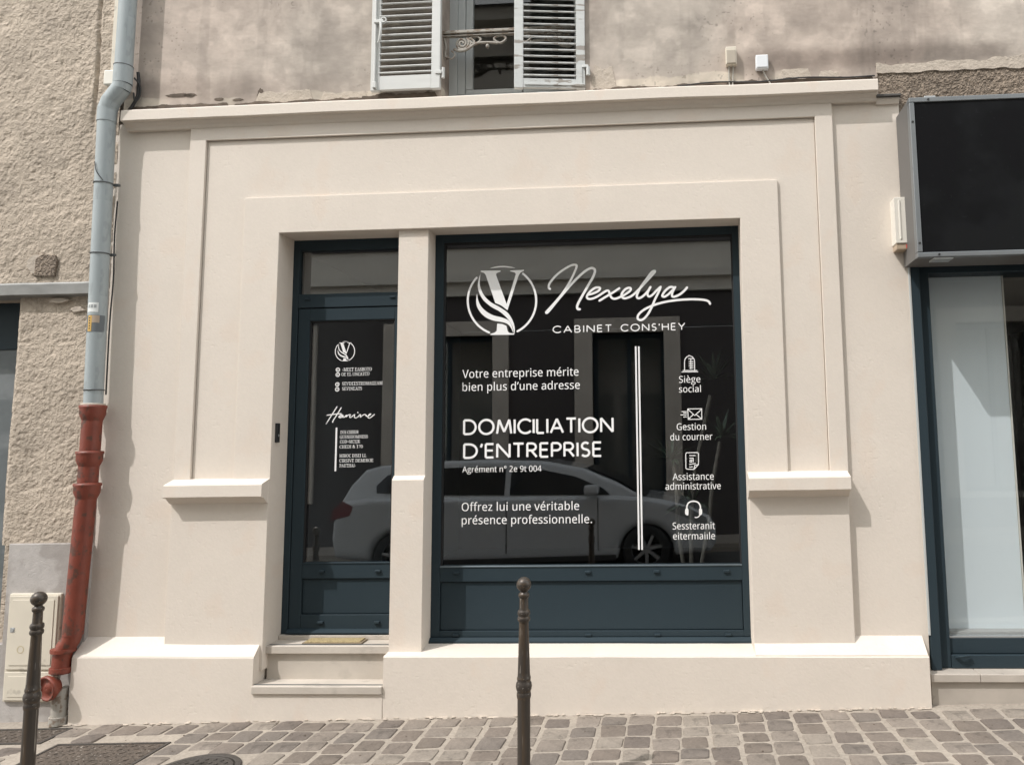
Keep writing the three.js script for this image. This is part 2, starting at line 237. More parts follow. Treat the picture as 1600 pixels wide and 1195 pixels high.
{
  const rusty = M({ map: tex(512, 512, (u, v) => { const c = vn(u * 70, v * 70, 201, 70), m = fbm(u * 6, v * 6, 203, 5, 6), s = sstep(0.9, 0.94, vn(u * 55, v * 55, 205, 55)); const k = 0.55 + 0.6 * c + 0.5 * (m - 0.5); return [lerp(0.105 * k, 0.3, s), lerp(0.082 * k, 0.27, s), lerp(0.064 * k, 0.23, s)]; }), bumpMap: gray(512, 512, (u, v) => fbm(u * 70, v * 70, 201, 2, 70)), bumpScale: 0.008, roughness: 0.85 }); rusty.userData.uvScale = 1.4;
  const castIron = M({ map: tex(256, 256, (u, v) => { const k = 0.7 + 0.6 * fbm(u * 20, v * 20, 207, 4, 20); return [0.07 * k, 0.062 * k, 0.055 * k]; }), roughness: 0.6, metalness: 0.3, bumpMap: roughBump, bumpScale: 0.002 }); castIron.userData.uvScale = 3;
  const label = ['narrow rusty brown rectangular cover in the cobbles before the meter cabinet', 'large rusty brown rectangular cover sunk in the cobbles by the cream plinth'];
  COVERS.forEach(([a, b, e, f], i) => {
    const t = thing('pavement_cover', label[i], 'cover', [(a + b) / 2, G((a + b) / 2), (e + f) / 2], 'covers in the pavement');
    obj('frame', [bx(a, b, -0.05, 0.003, e, e + 0.018), bx(a, b, -0.05, 0.003, f - 0.018, f), bx(a, a + 0.018, -0.05, 0.003, e + 0.018, f - 0.018), bx(b - 0.018, b, -0.05, 0.003, e + 0.018, f - 0.018)].map(sheared), castIron, t);
    obj('lid', sheared(bx(a + 0.021, b - 0.021, -0.05, 0.0, e + 0.021, f - 0.021)), rusty, t);
    const studs = []; for (let x = a + 0.06; x < b - 0.04; x += 0.05) for (let z = e + 0.05; z < f - 0.04; z += 0.05) { const s = bx(x - 0.014, x + 0.014, -0.002, 0.003, z - 0.004, z + 0.004, 0.001); s.translate(-x, 0, -z); s.rotateY((Math.round((x - a) / 0.05 + (z - e) / 0.05) % 2) ? 0.78 : -0.78); s.translate(x, 0, z); studs.push(s); }
    const st = obj('tread_bars', studs.map(sheared), rusty, t); st.userData.kind = 'stuff';
  });
  const [x, z, r] = ROUND, t = thing('manhole_cover', 'round cast iron manhole cover with raised rim near the step', 'manhole cover', [x, G(x), z]);
  const ring = new THREE.LatheGeometry(v2([[r, -0.05], [r, 0.002], [r - 0.004, 0.006], [r - 0.03, 0.006], [r - 0.033, 0.001], [r - 0.033, -0.03]]), 48); ring.translate(x, 0, z); obj('rim', sheared(ring), castIron, t);
  const lid = new THREE.LatheGeometry(v2([[0, 0.001], [r - 0.05, 0.001], [r - 0.05, 0.004], [r - 0.037, 0.004], [r - 0.037, -0.03]]), 48); lid.translate(x, 0, z); obj('lid', sheared(lid), castIron, t);
  const knobs = []; for (let a = 0; a < 4; a++) for (let i = 0; i < 5 + a * 5; i++) { const q = i / (5 + a * 5) * 6.283 + a; const c = new THREE.CylinderGeometry(0.010, 0.012, 0.006, 6); c.translate(x + Math.cos(q) * (0.03 + a * 0.043), 0.003, z + Math.sin(q) * (0.03 + a * 0.043)); knobs.push(c); }
  const kb = obj('studs', knobs.map(sheared), castIron, t); kb.userData.kind = 'stuff';
}

// ---------------------------------------------------------------- the building with the cream shopfront
const shop = thing('shop_building', 'building with smooth cream painted shopfront and stained render above', 'building', [-1.2, 0, 0]);
const OX0 = -2.712, OX1 = 0.446, OY1 = 3.095;                       // the shop opening
obj('wall', slab([[-3.95, -0.5], [-2.74, -0.5], [-2.74, 3.12], [0.47, 3.12], [0.47, -0.5], [1.53, -0.5], [1.53, 3.93], [-3.95, 3.93]], -0.3, 0), stucco, shop);
obj('recessed_panel', slab([[-3.26, 1.4], [-2.9, 1.4], [-2.9, 3.3], [0.66, 3.3], [0.66, 1.4], [0.96, 1.4], [0.96, 3.773], [-3.26, 3.773]], -0.02, 0.008), stucco, shop);
obj('raised_band', slab([[-3.38, 1.4], [-3.265, 1.4], [-3.265, 3.778], [0.965, 3.778], [0.965, 1.4], [1.08, 1.4], [1.08, 3.872], [-3.38, 3.872]], -0.02, 0.027, 0.0025), stuccoSmooth, shop);
obj('door_surround', slab([[-2.965, 1.4], [OX0, 1.4], [OX0, OY1], [OX1, OY1], [OX1, 1.4], [0.70, 1.4], [0.70, 3.35], [-2.965, 3.35]], -0.28, 0.027, 0.003), stucco, shop);
for (const [a, b] of [[-3.375, OX0], [OX1, 1.07]]) {
  obj('pilaster', slab(R4(a, b, 0.2, 1.4), -0.28, 0.042, 0.003), stucco, shop);
  obj('pilaster_cap', sweep([[-0.02, 1.25], [0.040, 1.262], [0.052, 1.268], [0.092, 1.302], [0.119, 1.308], [0.122, 1.312], [0.120, 1.385], [0.116, 1.392], [0.020, 1.424], [-0.02, 1.424]], a - 0.006, b + (a < -1 ? -0.003 : 0.002), 24, 0.0016, 3), stuccoSmooth, shop);
}
obj('cornice', sweep([[-0.06, 3.868], [0.030, 3.868], [0.036, 3.876], [0.040, 3.888], [0.050, 3.898], [0.064, 3.906], [0.068, 3.914], [0.092, 3.915], [0.096, 3.919], [0.095, 3.988], [0.089, 3.996], [-0.06, 4.012]], -3.85, 1.375, 90, 0.0035, 9), stuccoSmooth, shop);
obj('cornice_return', sweep([[-0.06, 3.845], [0.016, 3.85], [0.024, 3.868], [0.030, 3.876], [0.030, 3.888], [-0.06, 3.89]], 1.377, 1.528, 6, 0.002, 11), stuccoSmooth, shop);
obj('flashing', bx(1.372, 1.535, 3.8905, 3.906, -0.02, 0.052, 0.002), M({ color: rgb(0.07, 0.065, 0.06), roughness: 0.7 }), shop);
const plinthProf = [[-0.2, -0.6], [0.11, -0.6], [0.111, -0.05], [0.112, 0.12], [0.110, 0.293], [0.106, 0.304], [0.004, 0.399], [-0.02, 0.402], [-0.2, 0.402]];
obj('plinth', sweep(plinthProf, -3.942, -2.732, 40, 0.0026, 15), stucco, shop);
obj('plinth', sweep([[-0.28, -0.6], [0.11, -0.6], [0.111, -0.05], [0.112, 0.12], [0.110, 0.300], [0.104, 0.308], [-0.16, 0.329], [-0.28, 0.329]], -1.886, 1.492, 90, 0.003, 17), stucco, shop);
obj('plinth_slope', sweep([[-0.25, 0.25], [0.09, 0.25], [0.1035, 0.3095], [0.004, 0.400], [-0.02, 0.402], [-0.25, 0.402]], 0.449, 1.489, 30, 0.0015, 19), stucco, shop);
obj('pillar', [slab(R4(-1.88, -1.673, 0.2, 3.2), -0.28, 0, 0.003), sweep([[-0.1, 0.2], [0.034, 0.2], [0.034, 1.40], [0.031, 1.404], [0.001, 1.428], [-0.1, 1.428]], -1.8825, -1.6705, 8, 0.001, 23)], stucco, shop);
// steps
{
  const wetJoint = M({ color: rgb(0.075, 0.085, 0.09), roughness: 0.5 });
  const s1 = obj('step', bx(-2.715, -1.884, 0.292, 0.343, -0.6, 0.006, 0.006), stepStone, shop);
  obj('threshold', bx(-2.71, -1.884, 0.343, 0.372, -0.36, -0.145, 0.004), stepStone, s1);
  obj('joint_strip', bx(-2.70, -1.886, 0.343, 0.3455, -0.032, -0.020), wetJoint, s1);
  obj('riser', bx(-2.715, -1.884, 0.0, 0.292, -0.3, -0.022, 0.003), stepStone, shop);
  const s2 = obj('step', bx(-2.731, -1.887, 0.078, 0.128, -0.03, 0.128, 0.006), stepStone, shop);
  obj('joint_strip', bx(-2.73, -1.888, 0.128, 0.1305, 0.088, 0.100), wetJoint, s2);
  obj('riser', bx(-2.7315, -1.8865, -0.5, 0.078, -0.03, 0.114, 0.004), stucco, shop);
}
// the room behind the glass
obj('room_floor', bx(-3.8, 1.45, 0.1, 0.27, -5, -0.302), roomFloor, shop);
obj('room_ceiling', bx(-3.8, 1.45, 3.14, 3.3, -5, -0.302), roomWall, shop);
obj('room_back_wall', bx(-3.8, 1.45, 0.27, 3.14, -5.15, -5.002), roomWall, shop);
obj('room_side_wall', bx(1.45, 1.6, 0.1, 3.3, -5, -0.302), roomWall, shop);
obj('room_side_wall', bx(-3.8, -2.9, 0.27, 3.14, -4.99, -0.303), paleRoom, shop);

// upper storey
const UX0 = -3.905, UX1 = 3.9, WX0 = -1.597, WX1 = -0.585, WY0 = 4.0, WY1 = 6.1;
{
  let g = slab([[UX0, 3.93], [1.40, 3.93], [1.40, 4.085], [UX1, 4.085], [UX1, 7.6], [UX0, 7.6]], -0.3, 0, 0, [R4(WX0, WX1, WY0, WY1)]);
  g = uvBox(g); const uv = g.attributes.uv; for (let i = 0; i < uv.count; i++) uv.setXY(i, (uv.getX(i) - wallX0) / wallW, (uv.getY(i) - wallY0) / wallH);
  obj('upper_wall', g, upperMat, shop, false);
  obj('bare_render_band', grid(1.39, 3.9, 3.7, 4.13, 320, 56, (x, y) => -0.012 + 0.014 * fbm(x * 45, y * 45, 211, 3)), pebbleMat, shop);
  obj('wall', bx(1.534, UX1, 2.78, 4.10, -0.3, -0.02), pebbleMat, shop);
  // ragged lips of old mortar between the cornice and the wall
  const ragged = (x0, x1, y0, yt, amp, seed, thick, mat, name) => { const n = Math.round((x1 - x0) / 0.007), o = [[x0, y0], [x1, y0]]; for (let i = n; i >= 0; i--) { const x = lerp(x0, x1, i / n), e = Math.min(1, i / 6, (n - i) / 6); o.push([x, Math.max(y0 + 0.004, y0 + (yt - y0 + amp * 2.4 * (fbm(x * 9, seed, seed, 5, 0, 0.62) - 0.5)) * e)]); } obj(name, slab(o, -0.01, thick, 0.0015), mat, shop); };
  ragged(-3.90, -3.10, 4.0, 4.060, 0.012, 221, 0.006, crackMat, 'broken_mortar');
  ragged(-3.12, -2.12, 4.0, 4.052, 0.020, 223, 0.006, crackMat, 'broken_mortar');
  ragged(-2.2, -1.6, 4.0, 4.075, 0.02, 224, 0.005, crackMat, 'broken_mortar');
  ragged(-0.57, 0.35, 4.0, 4.052, 0.018, 225, 0.006, crackMat, 'broken_mortar');
  ragged(0.35, 1.40, 4.0, 4.060, 0.016, 227, 0.006, crackMat, 'broken_mortar');
  ragged(-2.95, -2.50, 4.0, 4.135, 0.03, 229, 0.004, mortarMat, 'mortar_patch');
  ragged(-2.48, -2.10, 4.0, 4.105, 0.035, 231, 0.0045, mortarMat, 'mortar_patch');
  ragged(-0.56, -0.36, 4.0, 4.21, 0.05, 233, 0.005, mortarMat, 'mortar_patch');
  ragged(0.72, 0.98, 4.0, 4.125, 0.015, 235, 0.005, mortarMat, 'mortar_patch');
  ragged(0.98, 1.18, 4.0, 4.105, 0.025, 237, 0.0045, mortarMat, 'mortar_patch');
  { const n = 120, o = []; for (let i = 0; i <= n; i++) { const x = lerp(1.395, 3.9, i / n); o.push([x, 4.075 + 0.03 * (fbm(x * 9, 3, 239, 5, 0, 0.65) - 0.5)]); } for (let i = n; i >= 0; i--) { const x = lerp(1.395, 3.9, i / n); o.push([x, 4.155 + 0.09 * (fbm(x * 5, 7, 241, 5, 0, 0.62) - 0.5)]); } obj('mortar_patch', slab(o, -0.02, 0.0035, 0.0015), mortarMat, shop); }
  for (const [x, y, a, b, s] of [[-3.50, 4.13, 0.085, 0.012, 1], [-3.42, 4.128, 0.04, 0.012, 2], [-3.20, 4.09, 0.03, 0.010, 3], [-3.06, 4.08, 0.035, 0.008, 4], [-2.9, 4.10, 0.02, 0.05, 5]]) obj('broken_mortar', slab(blob(x, y, a, b, s, 18, 0.7), -0.01, 0.003), crackMat, shop);
  // dark room upstairs
  obj('upstairs_room', [bx(-2.4, 0.2, 3.94, 4.0, -3, -0.301), bx(-2.4, 0.2, 6.3, 6.4, -3, -0.301), bx(-2.4, 0.2, 4.0, 6.3, -3.1, -3.0), bx(-2.5, -2.4, 3.94, 6.4, -3.1, -0.301), bx(0.2, 0.3, 3.94, 6.4, -3.1, -0.301)], roomWall, shop);
}
// upstairs window
{
  const w = new THREE.Group(); w.name = 'window'; shop.add(w); origin.set(w, origin.get(shop));
  const f = -0.185, b = -0.25;
  obj('frame', [bx(WX0 + 0.058, WX0 + 0.112, WY0 + 0.14, WY1, b, f, 0.004), bx(WX1 - 0.10, WX1 - 0.05, WY0 + 0.14, WY1, b, f, 0.004), bx(WX0 + 0.058, WX1 - 0.05, WY0, WY0 + 0.14, b, f - 0.001, 0.004), bx(WX0 - 0.02, WX0 + 0.058, WY0, WY1 + 0.02, b - 0.02, f + 0.012, 0.003), bx(WX1 - 0.05, WX1 + 0.02, WY0, WY1 + 0.02, b - 0.02, f + 0.012, 0.003)], greyPaint, w);
  obj('sash', [bx(WX0 + 0.113, WX0 + 0.165, WY0 + 0.18, WY1, b + 0.01, f - 0.012, 0.006), bx(-1.115, -1.065, WY0 + 0.18, WY1, b + 0.01, f - 0.012, 0.006), bx(WX0 + 0.113, -1.065, WY0 + 0.142, WY0 + 0.18, b + 0.01, f - 0.013, 0.006), bx(-1.06, WX1 - 0.10, WY0 + 0.142, WY0 + 0.19, b + 0.01, f - 0.013, 0.006)], greyPaint, w);
  obj('pane', bx(WX0 + 0.16, -1.11, WY0 + 0.175, WY1, -0.222, -0.218), thinGlass, w);
  obj('pane', bx(-1.07, WX1 - 0.09, WY0 + 0.175, WY1, -0.222, -0.218), thinGlass, w);
  // cast iron rail
  const r = new THREE.Group(); r.name = 'window_railing'; shop.add(r); origin.set(r, origin.get(shop));
  obj('handrail', [bx(WX0, WX1, 4.508, 4.532, -0.055, -0.008, 0.006), bx(WX0, WX1, 4.492, 4.500, -0.048, -0.016, 0.002)], ironOld, r);
  const spiral = (cx, cy, dir) => { const p = []; for (let i = 0; i <= 40; i++) { const t = i / 40 * Math.PI * 4.4, q = 0.050 - 0.042 * i / 40; p.push([cx + dir * Math.cos(t + 2.2) * q, cy + Math.sin(t + 2.2) * q, -0.032]); } return tube(p, 0.0085, 3, 7); };
  const mid = (WX0 + WX1) / 2;
  for (const s of [-1, 1]) {
    const X = (d) => mid + s * (mid - WX0 - d);
    obj('scroll', [spiral(X(0.135), 4.44, s), tube([[X(0.175), 4.475, -0.032], [X(0.20), 4.44, -0.032], [X(0.175), 4.40, -0.032], [X(0.12), 4.385, -0.032], [X(0.075), 4.40, -0.032]], 0.0085, 8, 7), tube([[X(0.17), 4.485, -0.032], [X(0.205), 4.47, -0.032], [X(0.225), 4.445, -0.032], [X(0.20), 4.435, -0.032]], 0.008, 8, 6), tube([[X(0.075), 4.40, -0.032], [X(0.15), 4.39, -0.032], [X(0.20), 4.415, -0.032], [X(0.235), 4.437, -0.032], [X(0.36), 4.437, -0.032], [X(0.39), 4.43, -0.032]], 0.0095, 10, 7)], ironOld, r);
    obj('bracket', [tube([[X(0.005), 4.49, -0.032], [X(0.02), 4.42, -0.032], [X(0.015), 4.36, -0.03], [X(0.03), 4.33, -0.03]], 0.007, 8, 7), tube([[X(0.015), 4.36, -0.03], [X(0.06), 4.33, -0.03], [X(0.085), 4.36, -0.03], [X(0.06), 4.39, -0.03]], 0.0055, 8, 7)], ironOld, r);
  }
  for (let i = 0; i < 4; i++) { const cx = -1.37 + i * 0.18; obj('diamond', tube([[cx - 0.042, 4.463, -0.032], [cx - 0.02, 4.486, -0.032], [cx + 0.02, 4.486, -0.032], [cx + 0.042, 4.463, -0.032], [cx, 4.432, -0.032]], 0.009, 8, 7, true), ironOld, r); }
  obj('drop', [(() => { const g = new THREE.SphereGeometry(0.013, 12, 8); g.scale(1, 1.3, 1); g.translate(-1.28, 4.415, -0.032); return g; })()], ironOld, r);
}
// louvred shutters
function shutter(x0, x1, y0, clean) {
  const s = new THREE.Group(); s.name = 'shutter'; shop.add(s); const o = origin.get(shop); origin.set(s, o);
  const m = clean ? shutterClean : shutterMat, z0 = -0.016, z1 = 0.018, y1 = 6.08, st = 0.062;
  const place = (list) => list;
  obj('stile', place(bx(x0, x0 + st, y0, y1, z0, z1, 0.004)), m, s); obj('stile', place(bx(x1 - st, x1, y0, y1, z0, z1, 0.004)), m, s);
  obj('rail', bx(x0 + st, x1 - st, y0 + 0.004, y0 + (clean ? 0.105 : 0.07), z0 + 0.003, z1 - 0.002, 0.003), m, s);
  obj('rail', bx(x0 + st, x1 - st, y1 - 0.1, y1, z0 + 0.003, z1 - 0.002, 0.003), m, s);
  const sl = bx(x0 + st - 0.004, x1 - st + 0.004, -0.0055, 0.0055, -0.021, 0.021, 0.003); sl.rotateX(0.6); const geo = uvBox(sl, 1.3); geo.translate(-o[0], 0, 0);
  let k = 0; for (let y = y0 + (clean ? 0.135 : 0.10); y < y1 - 0.11; y += 0.0465) { const q = new THREE.Mesh(geo, m); q.name = 'slat'; q.position.set(0, y - o[1] + (hash(k, 3, 5) - 0.5) * 0.002, 0); q.rotation.x = (hash(k++, 7, 5) - 0.5) * 0.05; q.castShadow = q.receiveShadow = true; s.add(q); }
  return s;
}
{
  const a = shutter(-2.078, -1.588, 4.072, true); a.position.z = 0.047;
  const o = shutter(-1.07, -0.585, 4.040, false);                    // shut, a little ajar about its hinge
  const hx = -0.585 - origin.get(shop)[0]; o.position.set(hx - hx * Math.cos(0.13), 0, 0.01 + hx * Math.sin(0.13)); o.rotation.y = 0.13;
  const ir = shutterClean;
  obj('espagnolette', [straight([-2.045, 4.085, 0.075], [-2.045, 6.0, 0.075], 0.008), bx(-2.058, -2.032, 4.085, 4.13, 0.06, 0.084, 0.004), bx(-2.055, -1.985, 4.555, 4.58, 0.06, 0.09, 0.005), (() => { const g = new THREE.TorusGeometry(0.017, 0.006, 8, 16); g.translate(-1.985, 4.575, 0.085); return g; })(), tube([[-2.005, 4.56, 0.088], [-2.0, 4.50, 0.095], [-2.008, 4.44, 0.09], [-2.02, 4.41, 0.082]], 0.009, 6, 8)], ir, a).position.z = -0.047;
  obj('hinge', [bx(-1.62, -1.575, 4.175, 4.20, 0.035, 0.072, 0.003), cyl(-1.567, 4.185, 0.055, 0.011, 0.075, 12)], ir, a).position.z = -0.047;
  obj('pintle', [cyl(-0.562, 4.165, 0.03, 0.013, 0.06, 12), bx(-0.60, -0.56, 4.19, 4.21, 0.01, 0.04, 0.003), bx(-0.575, -0.55, 4.15, 4.165, -0.02, 0.03)], shutterMat, shop);
  obj('strap', [bx(-0.655, -0.595, 4.058, 4.078, 0.0195, 0.025, 0.002), bx(-0.63, -0.605, 4.06, 4.2, 0.0195, 0.0245, 0.002), bx(-1.0, -0.64, 4.06, 4.076, 0.0195, 0.0235, 0.002)], shutterMat, o);
}
// ---------------------------------------------------------------- shop window and door
const font = await new FontLoader().loadAsync('fonts/droid/droid_sans_regular.typeface.json');
const serif = await new FontLoader().loadAsync('fonts/droid/droid_serif_regular.typeface.json');
function group(name, parent) { const g = new THREE.Group(); g.name = name; parent.add(g); origin.set(g, origin.get(parent)); return g; }
function words(text, f, x0, x1, y, cap, z) {                        // set to a cap height and a width
  const s = f.generateShapes(text, 1), g = new THREE.ShapeGeometry(s, 5); g.computeBoundingBox();
  const b = g.boundingBox, ch = f.generateShapes('H', 1)[0].getPoints().reduce((m, p) => Math.max(m, p.y), 0), k = cap / ch;
  g.translate(-b.min.x, 0, 0); g.scale((x1 - x0) / (b.max.x - b.min.x), k, 1); g.translate(x0, y, z); return g;
}
function ribbon(pts, w, z, opt = {}) {                              // flat stroke of vinyl; a hair of lift along it keeps crossings apart
  let P = pts.map(([x, y]) => new THREE.Vector2(x, y));
  if (opt.smooth) { const c = new THREE.SplineCurve(P); P = c.getPoints(pts.length * 6); }
  const n = P.length, pos = [], L = [], Rr = [];
  for (let i = 0; i < n; i++) {
    const a = P[Math.max(0, i - 1)], b = P[Math.min(n - 1, i + 1)], p = P[i];
    let d1 = p.clone().sub(a), d2 = b.clone().sub(p); if (i === 0) d1 = d2.clone(); if (i === n - 1) d2 = d1.clone(); d1.normalize(); d2.normalize();
    const t = d1.clone().add(d2).normalize(), nn = new THREE.Vector2(-t.y, t.x), mit = 1 / Math.max(0.45, Math.abs(nn.dot(new THREE.Vector2(-d1.y, d1.x))));
    const ww = w / 2 * mit * (opt.taper ? opt.taper(i / (n - 1)) : 1), zz = z + (opt.lift ?? 0.0004) * i / n;
    L.push([p.x + nn.x * ww, p.y + nn.y * ww, zz]); Rr.push([p.x - nn.x * ww, p.y - nn.y * ww, zz]);
  }
  for (let i = 0; i < n - 1; i++) pos.push(...L[i], ...Rr[i], ...Rr[i + 1], ...L[i], ...Rr[i + 1], ...L[i + 1]);
  const capEnd = (l, r, c) => { const m = 6, cx = (l[0] + r[0]) / 2, cy = (l[1] + r[1]) / 2, ax = l[0] - cx, ay = l[1] - cy; let pr = l; for (let k = 1; k <= m; k++) { const a = c * Math.PI * k / m, q = [cx + ax * Math.cos(a) - ay * Math.sin(a), cy + ax * Math.sin(a) + ay * Math.cos(a), l[2]]; pos.push(cx, cy, l[2], ...(c > 0 ? [...pr, ...q] : [...q, ...pr])); pr = q; } };
  if (opt.round) { capEnd(L[0], Rr[0], 1); capEnd(L[n - 1], Rr[n - 1], -1); }
  const g = new THREE.BufferGeometry(); g.setAttribute('position', new THREE.BufferAttribute(new Float32Array(pos), 3)); g.setAttribute('uv', new THREE.BufferAttribute(new Float32Array(pos.length / 3 * 2), 2)); g.computeVertexNormals(); return g;
}
function shapeFlat(pts, z, smooth) { const s = new THREE.Shape(smooth ? new THREE.SplineCurve([...v2(pts), v2(pts)[0]]).getPoints(pts.length * 4) : v2(pts)); const g = new THREE.ShapeGeometry(s); g.translate(0, 0, z); return g; }
// single stroke capitals, unit height
const arcP = (cx, cy, rx, ry, a0, a1, n = 14) => { const o = []; for (let i = 0; i <= n; i++) { const a = (a0 + (a1 - a0) * i / n) * D2R; o.push([cx + rx * Math.cos(a), cy + ry * Math.sin(a)]); } return o; };
const CAPS = {
  A: [0.86, [[0, 0], [0.43, 1]], [[0.43, 1], [0.86, 0]], [[0.16, 0.33], [0.70, 0.33]]], B: [0.6, [[0, 0], [0, 1]], [[0, 1], [0.28, 1], ...arcP(0.28, 0.75, 0.24, 0.25, 80, -80, 8), [0.28, 0.5], [0, 0.5]], [[0.28, 0.5], ...arcP(0.3, 0.25, 0.28, 0.25, 85, -85, 8), [0, 0]]],
  C: [0.86, arcP(0.52, 0.5, 0.5, 0.5, 42, 318, 22)], D: [0.82, [[0, 0], [0, 1]], [[0, 1], [0.3, 1], ...arcP(0.32, 0.5, 0.5, 0.5, 88, -88, 16), [0.3, 0], [0, 0]]],
  E: [0.5, [[0, 0], [0, 1]], [[0.0, 1], [0.5, 1]], [[0.0, 0.52], [0.46, 0.52]], [[0.0, 0], [0.5, 0]]], H: [0.74, [[0, 0], [0, 1]], [[0.74, 0], [0.74, 1]], [[0, 0.52], [0.74, 0.52]]],
  I: [0.0, [[0, 0], [0, 1]]], L: [0.48, [[0, 0], [0, 1]], [[0, 0], [0.48, 0]]], M: [1.0, [[0, 0], [0.14, 1]], [[0.14, 1], [0.5, 0.12]], [[0.5, 0.12], [0.86, 1]], [[0.86, 1], [1, 0]]],
  N: [0.8, [[0, 0], [0, 1]], [[0, 1], [0.8, 0]], [[0.8, 0], [0.8, 1]]], O: [1.04, arcP(0.52, 0.5, 0.51, 0.51, 0, 360, 36)], P: [0.56, [[0, 0], [0, 1]], [[0, 1], [0.27, 1], ...arcP(0.29, 0.73, 0.27, 0.27, 88, -88, 10), [0.27, 0.46], [0, 0.46]]],
  R: [0.6, [[0, 0], [0, 1]], [[0, 1], [0.27, 1], ...arcP(0.29, 0.74, 0.26, 0.26, 88, -88, 10), [0.27, 0.48], [0, 0.48]], [[0.26, 0.48], [0.6, 0]]], S: [0.52, [...arcP(0.27, 0.75, 0.23, 0.25, 40, 235, 10), [0.28, 0.5], ...arcP(0.25, 0.25, 0.25, 0.25, 60, -145, 12)]],
  T: [0.66, [[0, 1], [0.66, 1]], [[0.33, 1], [0.33, 0]]], Y: [0.76, [[0, 1], [0.38, 0.45]], [[0.76, 1], [0.38, 0.45]], [[0.38, 0.45], [0.38, 0]]], '’': [0.1, [[0.1, 1.02], [0.02, 0.76]]], "'": [0.0, [[0, 1], [0, 0.72]]], ' ': [0.35],
};
function caps(text, x0, x1, y, h, w, z, gap) {
  let x = 0; const parts = []; for (const ch of text) { const [adv, ...st] = CAPS[ch]; for (const s of st) parts.push(s.map(([a, b]) => [x + a, b])); x += adv + gap; } x -= gap;
  const k = (x1 - x0 - w) / x, out = []; let q = 0;
  for (const s of parts) out.push(ribbon(s.map(([a, b]) => [x0 + w / 2 + a * k, y + w / 2 + b * (h - w)]), w, z + (q++ % 5) * 0.00025, { lift: 0.0001 })); return out;
}
